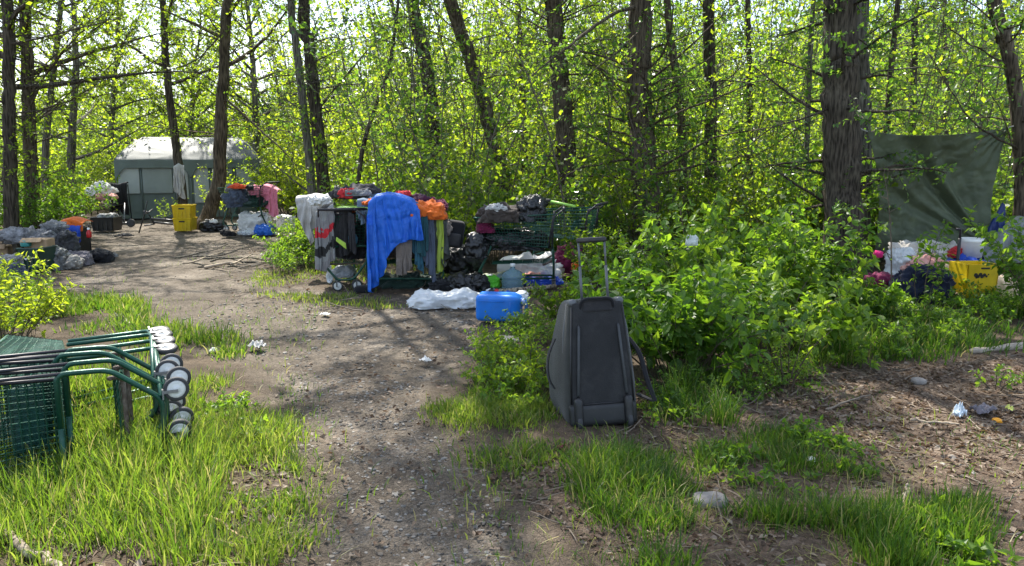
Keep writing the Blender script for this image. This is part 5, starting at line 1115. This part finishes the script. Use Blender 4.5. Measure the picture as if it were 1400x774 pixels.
for p0, p1 in ((A_, D(1172, 172, 9.3)), (B_, D(1396, 168, 9.5)), (C_, D(1362, 372, 9.3))):
    r_p = Acc(); r_p.tube([tuple(np.array(p0) - A_), tuple((np.array(p0) + np.array(p1)) / 2 - A_ - UP * .01), tuple(np.array(p1) - A_)], .006, 6); r_p.build("rope", F_lgrey, o, True)
tag(o, "olive green tarp hung between the biggest trunk and the bent trunk", "tarp")
cl("tarp", "navy blue tarp corner bunched at the foot of the hanging green tarp", "tarp", T_navy, [(1340, 352), (1354, 314), (1372, 280)], [22, 50, 62], 9.15, amp=.05, nf=2.2, seed=92, back=.05, wr=.03)
cl("tarp", "grey tarp sloping down at the edge beside the white bucket", "tarp", T_grey, [(1346, 352), (1372, 326), (1405, 300)], [16, 34, 56], 8.95, amp=.03, nf=1.5, seed=93, back=.25, wr=.02)
bkt = thing("bucket", "white plastic bucket with lid on the blue cloth under the green tarp", "bucket", D(1327, 351, 8.7))
a = Acc(); a.lathe([(0, 0), (.112, 0), (.125, .17), (.128, .175), (.128, .185), (.125, .19)], n=28); a.build("pail", P_white, bkt, True)
a = Acc(); a.lathe([(.133, .178), (.135, .205), (.128, .212), (.118, .206), (0, .206)], n=28); a.build("lid", P_white, bkt, True)
lump_thing("cloth", "bright blue cloth under the white bucket", "cloth", 1318, 371, (.64, .4, .17), F_royal, 94, Y=8.6)
lump_thing("bedding_roll", "pale bedding roll lying lengthways under the green tarp", "bedding", 1268, 356, (.86, .4, .25), fabric("dirty bedding", (.40, .36, .31), second=(.62, .58, .52)), 95, Y=9.0, sub=5)
lump_thing("blanket", "dark maroon blanket under the pale bedding roll", "blanket", 1290, 372, (.62, .36, .22), F_maroon, 96, Y=8.9)
lump_thing("cloth", "small red cloth beside the white bucket", "cloth", 1308, 352, (.18, .16, .16), F_red, 97, Y=8.75)
lump_thing("plastic_bag", "white bag slumped at the end of the pale bedding roll", "plastic bag", 1230, 378, (.28, .3, .40), G_white, 98, Y=8.7, kind='bag', sub=5)
lump_thing("cloth", "salmon pink cloth spread over the navy bag", "cloth", 1268, 373, (.58, .34, .20), F_salmon, 99, Y=8.5, sub=5)
lump_thing("shopping_bag", "salmon and beige paper bag leaning against the yellow box", "paper bag", 1299, 405, (.22, .2, .42), F_beige, 100, Y=8.25, kind='bag')
lump_thing("holdall", "big navy blue bag on the ground under the salmon cloth", "bag", 1257, 410, (.56, .4, .46), F_navy, 101, kind='bag', sub=5)
lump_thing("holdall", "dark maroon bag half hidden by bushes beside the navy bag", "bag", 1204, 404, (.36, .34, .30), F_maroon, 102, kind='bag', sub=5)
lump_thing("cloth", "small hot pink cloth above the maroon bag", "cloth", 1200, 352, (.10, .1, .10), fabric("hot pink", (.62, .02, .16)), 103, Y=8.4, sub=3)
yb = crate("yellow_box", "yellow box with a dark emblem and a hand slot in front of the blue cloth", "box", P(1327, 411, .0), (.36, .30, .42), P_yellow, .10, rim=False)
yb.location.z = -.01
a = Acc(); rs = np.random.RandomState(9)
for x, z, r in ((-.08, .25, .022), (-.055, .235, .018), (-.03, .255, .02), (-.01, .235, .02), (.015, .25, .018), (.04, .235, .012), (-.07, .225, .012), (.06, .255, .008)):
    a.lathe([(0, -.003), (r, -.003), (r, .003), (0, .003)], (x, -.146, z + .06), 10, Matrix.Rotation(math.pi / 2, 4, 'X'))
a.build("emblem", P_black, yb); rb("hand_slot", P_black, yb, (.02, -.1495, .38), (.10, .006, .018), .0025, 3)
cl("sheet", "beige sheet spread over the ground in front of the yellow box", "sheet", F_beige, [(1310, 404), (1345, 382), (1392, 384)], [5, 30, 34], 8.0, amp=.03, nf=2, seed=104, back=.35, wr=.03, flare=.15)
t = thing("walking_stick", "black walking stick standing in front of the pale bedding roll", "stick", (D(1307, 380, 8.55).x, 8.55, 0)); a = Acc(); a.tube([(0, 0, 0), (.0, 0, .62)], .018, 8); a.build("shaft", M_iron, t, True); a = Acc(); a.tube([(-.05, 0, .72), (.0, 0, .72), (0, 0, .6)], .014, 8); a.build("handle", M_bar, t, True)
a = Acc(); a.tubes(spline([tuple(P(1328, 478, .03)), tuple(P(1360, 475, .03)), tuple(P(1440, 468, .04))], 12)[None], np.linspace(.02, .036, 12)[None], 10)
_lv = np.concatenate(a.v); a.v = [_lv + np.array([1, 1, 1]) * (.010 * pn(_lv * 9, 3) + .006 * pn(_lv * 26, 4))[:, None] - UP * .012]
tag(a.build("fallen_log", mat("grey dead wood", (.34, .29, .23), .9, .35, 11, .3, 50, stretch=(1, 4, 4)), None, True), "weathered grey log lying in the grass before the tarp camp", "log")

# ------------------------------------------------------------------ litter one can tell apart
def scrap_sheet(label, px, py, d, m, seed, cat="litter", name="litter_scrap"):
    n = 26; rs = np.random.RandomState(seed); u, v = np.meshgrid(np.linspace(-1, 1, n), np.linspace(-1, 1, n)); r = np.maximum(np.abs(u), np.abs(v)) + 1e-6; th = np.arctan2(v, u)
    k = .75 + .35 * pn(np.stack([np.cos(th).ravel() * 1.6, np.sin(th).ravel() * 1.6, th.ravel() * 0 + seed], 1), seed).reshape(n, n)
    G = np.stack([u * k * d[0] * .6, v * k * d[1] * .6, u * 0], -1); q = np.stack([u.ravel() * 1.4, v.ravel() * 1.4, u.ravel() * 0], 1)
    G[..., 2] = d[2] * (np.abs(pn(q, seed)).reshape(n, n) * 1.6 + np.abs(pn(q * 2.7, seed + 3)).reshape(n, n) * .7) * (1.1 - r ** 2 * .5)
    o = sheet(name, G, m, None, .002); o.location = P(px, py); o.rotation_euler = (0, 0, rs.rand() * 6); return tag(o, label, cat)
def scrap(label, px, py, d, m, seed, cat="litter", name="litter_scrap", kind='bag'): return lump_thing(name, label, cat, px, py, d, m, seed, kind=kind, sub=3, z=.0)
scrap_sheet("white and pale blue plastic scrap on the leaf litter", 1311, 570, (.075, .06, .075), mat("pale blue plastic", (.45, .58, .70), .3, .2, 20, .3, 60, second=(.8, .82, .84)), 110)
scrap_sheet("grey crumpled cloth beside the pale blue scrap on the leaf litter", 1345, 562, (.17, .09, .05), F_lilac, 111)
scrap("piece of orange peel on the leaf litter", 1363, 575, (.05, .04, .03), mat("orange peel", (.75, .32, .02), .5, .15, 20, .2, 60), 112)
scrap_sheet("yellow-green fruit peel at the end of the grey crumpled cloth", 1380, 560, (.05, .03, .025), mat("yellow peel", (.55, .58, .15), .5), 113)
scrap("small white cup lying in the grass patch", 1109, 632, (.04, .04, .045), P_white, 114)
scrap_sheet("dark red scrap on the path in front of the wheeled bag", 768, 614, (.08, .06, .03), mat("dark red scrap", (.03, .012, .014), .5, .6, 20, .3, 60, second=(.3, .05, .05)), 115)
scrap_sheet("white paper scrap on the path below the jerrycan", 582, 493, (.10, .07, .03), F_white, 116)
scrap_sheet("pale paper scrap farther up the path", 445, 430, (.11, .08, .02), F_white, 117)
scrap_sheet("grey white rag at the side of the path beside the grass", 352, 474, (.15, .12, .05), F_lgrey, 118)
scrap_sheet("small white scrap on the path near the grey white rag", 292, 480, (.09, .07, .03), F_white, 119)
scrap("pale stone slab beside the little shrub below the jerrycan", 692, 466, (.24, .16, .06), mat("pale stone", (.50, .44, .37), .9, .2, 9, .3, 40), 120, "stone", "stone", 'soft')
scrap("round grey stone by the small shrub beside the wheeled bag", 675, 520, (.12, .09, .07), mat("grey stone", (.22, .20, .18), .9, .3, 15, .3, 50), 121, "stone", "stone", 'soft')
scrap("pale flat stone on the leaf litter under the dark hollow bush", 1256, 522, (.10, .08, .05), mat("grey stone", (.22, .20, .18)), 122, "stone", "stone", 'soft')
scrap("grey rock half buried in the grass patch", 970, 686, (.16, .12, .06), mat("grey stone", (.22, .20, .18)), 123, "stone", "stone", 'soft')
scrap("pale rock at the foot of the fallen trolleys", 262, 618, (.07, .05, .03), mat("pale stone", (.5, .44, .37)), 124, "stone", "stone", 'soft')
rs = np.random.RandomState(31)
def stick(label, pts, r, m, sub=0):
    a = Acc(); C = spline([tuple(P(x, y, z)) for x, y, z in pts], 16); C[1:-1] += rs.normal(size=(14, 3)) * r * .35; a.tubes(C[None], (np.linspace(1, .55, 16) * r)[None], 8)
    for i in range(sub):
        k = rs.randint(3, 12); T = curves(C[k][None], np.array([[rs.normal(), rs.normal(), .5]]), np.array([.1 + .15 * rs.rand()]), 6, (0, 0, 0), .12, rs); a.tubes(T, np.linspace(r * .4, r * .15, 6)[None], 5)
    return tag(a.build("stick", m, None, True), label, "stick")
stick("pale peeling branch lying in the grass below the fallen trolleys", [(-20, 705, .03), (30, 745, .04), (70, 770, .03), (100, 800, .03)], .022, bark("birch bark", (.06, .045, .035), (.52, .44, .34)))
stick("dry brown stalk lying across the grass beside the path", [(225, 712, .03), (285, 706, .05), (320, 728, .04), (352, 742, .02)], .008, mat("straw", (.34, .24, .12), .8, .3, 12))
stick("long thin bleached stick on the leaf litter", [(1245, 574, .01), (1280, 577, .012), (1312, 580, .015)], .009, mat("pale dead wood", (.36, .29, .21)))
stick("thin dead branch lying across the litter behind the long bleached stick", [(1130, 560, .01), (1160, 548, .02), (1190, 540, .015)], .008, mat("dry twig", (.17, .135, .10)))
stick("splintered pale wood chip standing in the grass", [(1238, 692, .0), (1241, 670, .05), (1240, 664, .06)], .014, mat("pale dead wood", (.36, .29, .21)))
# ------------------------------------------------------------------ grass, weeds, gravel, leaf litter, twigs
rs = np.random.RandomState(21)
def scatter(poly, n):
    xs = [p[0] for p in poly]; ys = [p[1] for p in poly]; out = []
    c = 0
    while c < n:
        x = min(xs) + rs.rand(n * 3) * (max(xs) - min(xs)); y = min(ys) + rs.rand(n * 3) * (max(ys) - min(ys))
        k = in_poly(x, y, poly); q = np.stack([x[k], y[k]], 1); out.append(q); c += len(q)
    return np.concatenate(out)[:n]
GB = dict(p=[], d=[], h=[], w=[], b=[], r=[])
def grass(pts, n_tufts, per, h, w=.003, rad=.06, keep=.0, nscale=1.3, tone=(.45, .2), seed=0, bend=.5):
    poly = gpoly(pts); c = scatter(poly, n_tufts)
    dn = fbm(np.concatenate([c * nscale, np.full((len(c), 1), seed + .5)], 1), 3, seed)
    c = c[dn > keep]; dn = dn[dn > keep]
    m = np.maximum(1, (per * 1.35 * (.3 + 1.3 * rs.rand(len(c)) ** 1.5)).astype(int))
    ci = np.repeat(np.arange(len(c)), m); N = len(ci)
    off = rs.normal(size=(N, 2)) * rad; xy = c[ci] + off
    az = np.arctan2(off[:, 1], off[:, 0]) + rs.normal(size=N) * .9
    hh = h * (.55 + .6 * rs.rand(len(c)))[ci] * (.45 + .75 * rs.rand(N)) * np.clip(.75 + .5 * dn[ci], .5, 1.3)
    GB['p'].append(np.concatenate([xy, ground_z(xy[:, 0], xy[:, 1])[:, None] - .012], 1)); GB['d'].append(az); GB['h'].append(hh)
    GB['w'].append(w * (.5 + .9 * rs.rand(N) ** 1.5)); GB['b'].append(bend * (.2 + 1.2 * rs.rand(N))); GB['r'].append(np.where(rs.rand(N) < .07, .85 + .15 * rs.rand(N), np.clip(tone[0] - .08 + tone[1] * rs.normal(size=N) + .22 * dn[ci], 0, .86)))
def grass_flush(name, label):
    p, az, h, w, b, r = (np.concatenate(GB[k]) for k in 'pdhwbr'); N = len(p)
    t = np.array([0, .38, .72, 1.]); o = np.stack([np.cos(az), np.sin(az), az * 0], 1); s = np.stack([-np.sin(az), np.cos(az), az * 0], 1)
    tw = rs.normal(size=N) * .9; s = s * np.cos(tw)[:, None] + o * np.sin(tw)[:, None]
    V = np.zeros((N, 7, 3))
    for i, (tt, ww) in enumerate(zip(t, (.8, 1, .7, 0))):
        c = p + o * (h * b * tt ** 2)[:, None] + UP * (h * (tt - .38 * b * tt ** 2.2).clip(.0))[:, None]
        if i < 3: V[:, 2 * i] = c - s * (w * ww)[:, None]; V[:, 2 * i + 1] = c + s * (w * ww)[:, None]
        else: V[:, 6] = c
    k = (np.arange(N) * 7)[:, None]
    q1, q2, tr = k + np.array([[0, 1, 3, 2]]), k + np.array([[2, 3, 5, 4]]), k + np.array([[4, 5, 6]])
    ob = link(name, mesh_np(name, V, [np.concatenate([q1, q2]), tr], rnd=np.concatenate([r, r, r])), LM_grass)
    for k_ in GB: GB[k_].clear()
    return tag(ob, label, "grass", kind='stuff')
# by the fallen trolleys
grass([(-60, 560), (60, 590), (215, 520), (310, 520), (395, 560), (400, 640), (370, 790), (-80, 790)], 1250, 15, .16, .0029, .05, -0.15, tone=(.56, .16), seed=1)
grass([(-60, 620), (80, 600), (210, 560), (270, 560), (300, 640), (280, 790), (-80, 790)], 620, 16, .25, .003, .05, -.05, tone=(.48, .17), seed=2, bend=.4)
grass([(-40, 470), (60, 500), (200, 500), (215, 640), (60, 700), (-40, 700)], 480, 16, .26, .003, .06, -.4, tone=(.42, .17), seed=3, bend=.4)
grass([(40, 406), (190, 414), (205, 446), (320, 462), (330, 492), (215, 500), (200, 470), (20, 446)], 700, 13, .17, .005, .07, -.2, tone=(.42, .18), seed=4)
grass([(280, 560), (405, 565), (440, 640), (420, 790), (330, 790)], 420, 10, .09, .004, .05, 0.1, tone=(.5, .2), seed=5)
# path
grass([(570, 555), (600, 525), (660, 520), (745, 545), (745, 585), (640, 590)], 380, 13, .09, .0029, .05, -.1, tone=(.5, .15), seed=6)
grass([(400, 480), (560, 500), (640, 560), (640, 620), (430, 560)], 200, 9, .05, .004, .05, .2, tone=(.5, .2), seed=7)
grass([(620, 680), (660, 625), (780, 590), (960, 590), (900, 690), (700, 720)], 480, 11, .085, .004, .05, 0.12, tone=(.42, .2), seed=8)
grass([(350, 372), (440, 372), (520, 402), (560, 420), (450, 420), (340, 400)], 340, 10, .08, .005, .07, .05, tone=(.6, .2), seed=9)
# right: darker blade tones put shade into the grass colour
grass([(790, 640), (900, 600), (960, 650), (940, 790), (800, 790)], 620, 14, .15, .0029, .05, 0.05, tone=(.24, .17), seed=10)
grass([(950, 620), (1080, 585), (1180, 640), (1180, 720), (960, 700)], 560, 13, .13, .0029, .05, 0.12, tone=(.24, .16), seed=11)
grass([(900, 700), (1190, 700), (1210, 790), (860, 790)], 480, 13, .17, .0029, .05, 0.1, tone=(.24, .17), seed=12)
grass([(1180, 690), (1335, 690), (1345, 790), (1180, 790)], 300, 14, .17, .0029, .045, 0.0, tone=(.24, .15), seed=13, bend=.35)
grass([(895, 580), (930, 520), (985, 520), (1000, 585)], 60, 26, .30, .0029, .04, -.5, tone=(.24, .14), seed=14, bend=.55)
grass([(1040, 470), (1180, 430), (1440, 400), (1440, 470), (1250, 492), (1110, 500)], 900, 14, .20, .005, .07, -.15, tone=(.24, .17), seed=15)
grass([(660, 520), (760, 560), (770, 600), (650, 560)], 160, 12, .10, .0029, .05, -.3, tone=(.45, .18), seed=16)
grass([(1180, 392), (1420, 392), (1440, 415), (1180, 420)], 260, 14, .2, .006, .07, -.3, tone=(.24, .16), seed=17)
grass([(420, 360), (640, 360), (640, 395), (430, 385)], 260, 9, .14, .006, .08, -.1, tone=(.5, .2), seed=18)
# stray blades that thin out over the dirt, and flattened straw
for sd, pl, n in ((31, [(370, 500), (440, 560), (470, 790), (360, 790), (400, 640)], 150), (32, [(640, 500), (760, 560), (800, 790), (640, 790), (600, 620)], 260), (33, [(200, 410), (420, 420), (440, 520), (330, 510)], 160),
                  (34, [(760, 560), (1180, 520), (1400, 600), (1400, 790), (780, 790)], 420), (35, [(110, 380), (350, 330), (440, 400), (200, 420)], 60)):
    grass(pl, n, 4, .10, .0027, .10, -.6, tone=(.4, .25), seed=sd, bend=.7)
grass([(-60, 580), (300, 520), (420, 640), (380, 790), (-80, 790)], 260, 5, .16, .0022, .09, -.6, tone=(1.0, .06), seed=36, bend=1.7)
grass([(760, 600), (1180, 600), (1340, 690), (1340, 790), (760, 790)], 220, 5, .13, .0022, .09, -.6, tone=(1.0, .06), seed=37, bend=1.7)
grass_flush("grass", "green grass growing in tufts along the dirt path and round the trolleys")

# broad-leaved weeds
st, lv = Acc(), Leaves()
def weeds(pts, n, h, ll, tone=(.5, .25)):
    for x, y in scatter(gpoly(pts), n):
        shrub_geo(st, lv, (x, y, 0), h * (.6 + .7 * rs.rand()), .12 + .1 * rs.rand(), 5, 3, 5, ll, rs, tw=.4, w=.5, tone=tone, r0=.0022)
weeds([(640, 545), (670, 470), (730, 440), (760, 480), (765, 560), (700, 560)], 46, .22, .042, (.65, .2))
weeds([(890, 560), (1010, 520), (1130, 500), (1120, 525), (900, 590)], 30, .16, .04)
weeds([(1000, 610), (1190, 600), (1190, 680), (960, 690)], 16, .11, .042)
weeds([(1100, 500), (1250, 440), (1400, 420), (1400, 455), (1180, 505)], 26, .2, .055)
weeds([(1185, 410), (1400, 405), (1400, 430), (1185, 440)], 18, .22, .06)
weeds([(1290, 700), (1390, 720), (1400, 790), (1290, 790)], 4, .10, .07)
weeds([(380, 350), (440, 352), (440, 380), (370, 378)], 30, .35, .05)
weeds([(0, 405), (60, 400), (60, 470), (-20, 470)], 24, .3, .05, (.7, .2))
weeds([(180, 570), (330, 540), (360, 600), (200, 640)], 16, .1, .04, (.6, .2))
tag(lv.build("weeds", LM_bush, None, 'mid'), "low broad-leaved weeds at the edges of the path", "weeds", kind='stuff')
tag(st.build("weed_stems", M_stem), "thin stalks of the low weeds beside the path", "weeds", kind='stuff')

# stones
def stones(name, label, sets, m):
    T, FT = ico(1); P_, S_, A_ = [], [], []
    for pts, n, lo, hi in sets:
        c = scatter(gpoly(pts), n); P_.append(np.concatenate([c, ground_z(c[:, 0], c[:, 1])[:, None] - .030], 1)); S_.append(lo * (hi / lo) ** (rs.rand(n) ** 2.2))
    p, s = np.concatenate(P_), np.concatenate(S_); N = len(p)
    az = rs.rand(N) * 6.28; sc = np.stack([.7 + .7 * rs.rand(N), .7 + .5 * rs.rand(N), .4 + .4 * rs.rand(N)], 1) * s[:, None]
    V = T[None] * (1 + .22 * rs.normal(size=(N, len(T), 1)).clip(-1.5, 1.5)) * sc[:, None]
    c_, s_ = np.cos(az)[:, None], np.sin(az)[:, None]
    V = np.stack([V[..., 0] * c_ - V[..., 1] * s_, V[..., 0] * s_ + V[..., 1] * c_, V[..., 2]], -1) + p[:, None]
    V[..., 2] += (s * .15)[:, None]
    F_ = (FT[None] + (np.arange(N) * len(T))[:, None, None]).reshape(-1, 3)
    return tag(link(name, mesh_np(name, V, [F_], rnd=np.repeat(rs.rand(N), len(FT))), m), label, "gravel", kind='stuff')
M_stone = leaf_mat("stone", [(.07, .06, .05), (.14, .125, .105), (.18, .165, .145), (.25, .235, .21)], [(.1, .1, .1)] * 3, 0.0, .9, .2)
FRONT = [(340, 800), (1440, 800), (1440, 600), (1100, 560), (640, 520), (400, 480), (380, 560), (420, 650)]
stones("gravel", "small grey stones strewn over the dirt path and the bare soil",
       [([(360, 790), (780, 790), (640, 600), (570, 520), (400, 500), (400, 620)], 6000, .002, .013),
        ([(1150, 620), (1440, 560), (1440, 800), (1200, 800)], 1700, .006, .04), ([(640, 640), (1100, 540), (1300, 560), (1180, 800), (800, 800)], 3200, .004, .024),
        ([(340, 400), (700, 420), (640, 520), (400, 520), (220, 440)], 2600, .003, .02), ([(100, 300), (400, 310), (350, 400), (80, 395)], 1000, .004, .014),
        ([(200, 470), (420, 520), (400, 790), (100, 790)], 1500, .004, .02)], M_stone)
# dry leaves
lv = Leaves()
def dry(pts, n, l, lift=.006):
    c = scatter(gpoly(pts), n); p = np.concatenate([c, (ground_z(c[:, 0], c[:, 1]) - .012 + lift * rs.rand(n) * 3)[:, None]], 1)
    az = rs.rand(n) * 6.28; d = np.stack([np.cos(az), np.sin(az), rs.normal(size=n) * .3], 1); nr = unit(UP + rs.normal(size=(n, 3)) * .45)
    lv.add(p, d, nr, l * (.4 + .9 * rs.rand(n)), .62, rs.rand(n) ** 1.2)
dry([(640, 640), (900, 580), (1010, 535), (1130, 500), (1440, 480), (1440, 800), (900, 800)], 12500, .034)
dry([(1050, 560), (1200, 500), (1440, 490), (1440, 640), (1100, 620)], 7000, .040)
dry([(380, 500), (700, 440), (760, 560), (640, 640), (780, 800), (360, 800)], 900, .035)
dry([(-60, 640), (200, 600), (400, 640), (380, 800), (-60, 800)], 1600, .045)
dry([(340, 330), (430, 340), (700, 410), (640, 470), (300, 420)], 700, .05)
dry([(800, 560), (1000, 500), (1180, 460), (1180, 510), (900, 600)], 1800, .05)
M_dry = leaf_mat("dry leaf", [(.045, .03, .02), (.11, .07, .045), (.17, .125, .088), (.27, .22, .17)], [(.2, .12, .06), (.25, .16, .09)], .2, .7, .25)
tag(lv.build("leaf_litter", M_dry, None, 'mid'), "dry brown leaves and bark scraps covering the soil under the bushes", "leaf litter", kind='stuff')
a = Acc()
def twigs(pts, n, ln, r):
    c = scatter(gpoly(pts), n); az = rs.rand(n) * 6.28
    S_ = np.concatenate([c, (ground_z(c[:, 0], c[:, 1]) - .01 + .012 * rs.rand(n))[:, None]], 1)
    C = curves(S_, np.stack([np.cos(az), np.sin(az), rs.normal(size=n) * .06], 1), ln * (.3 + 1.0 * rs.rand(n)), 5, (0, 0, 0), .12, rs)
    a.tubes(C, np.linspace(1, .5, 5)[None] * (r * (.5 + .8 * rs.rand(n)))[:, None], 4)
twigs([(640, 640), (1010, 535), (1130, 500), (1440, 480), (1440, 800), (900, 800)], 620, .18, .004)
twigs([(400, 480), (700, 440), (760, 560), (640, 640), (780, 800), (360, 800)], 220, .10, .0025)
twigs([(-60, 640), (200, 600), (400, 640), (380, 800), (-60, 800)], 160, .2, .004)
twigs([(300, 330), (440, 350), (640, 400), (640, 440), (280, 420)], 160, .3, .006)
tag(a.build("twig_litter", mat("dry twig", (.17, .135, .10), .9, .5, 9, .2, 60)), "broken dry twigs scattered over the bare soil", "twigs", kind='stuff')
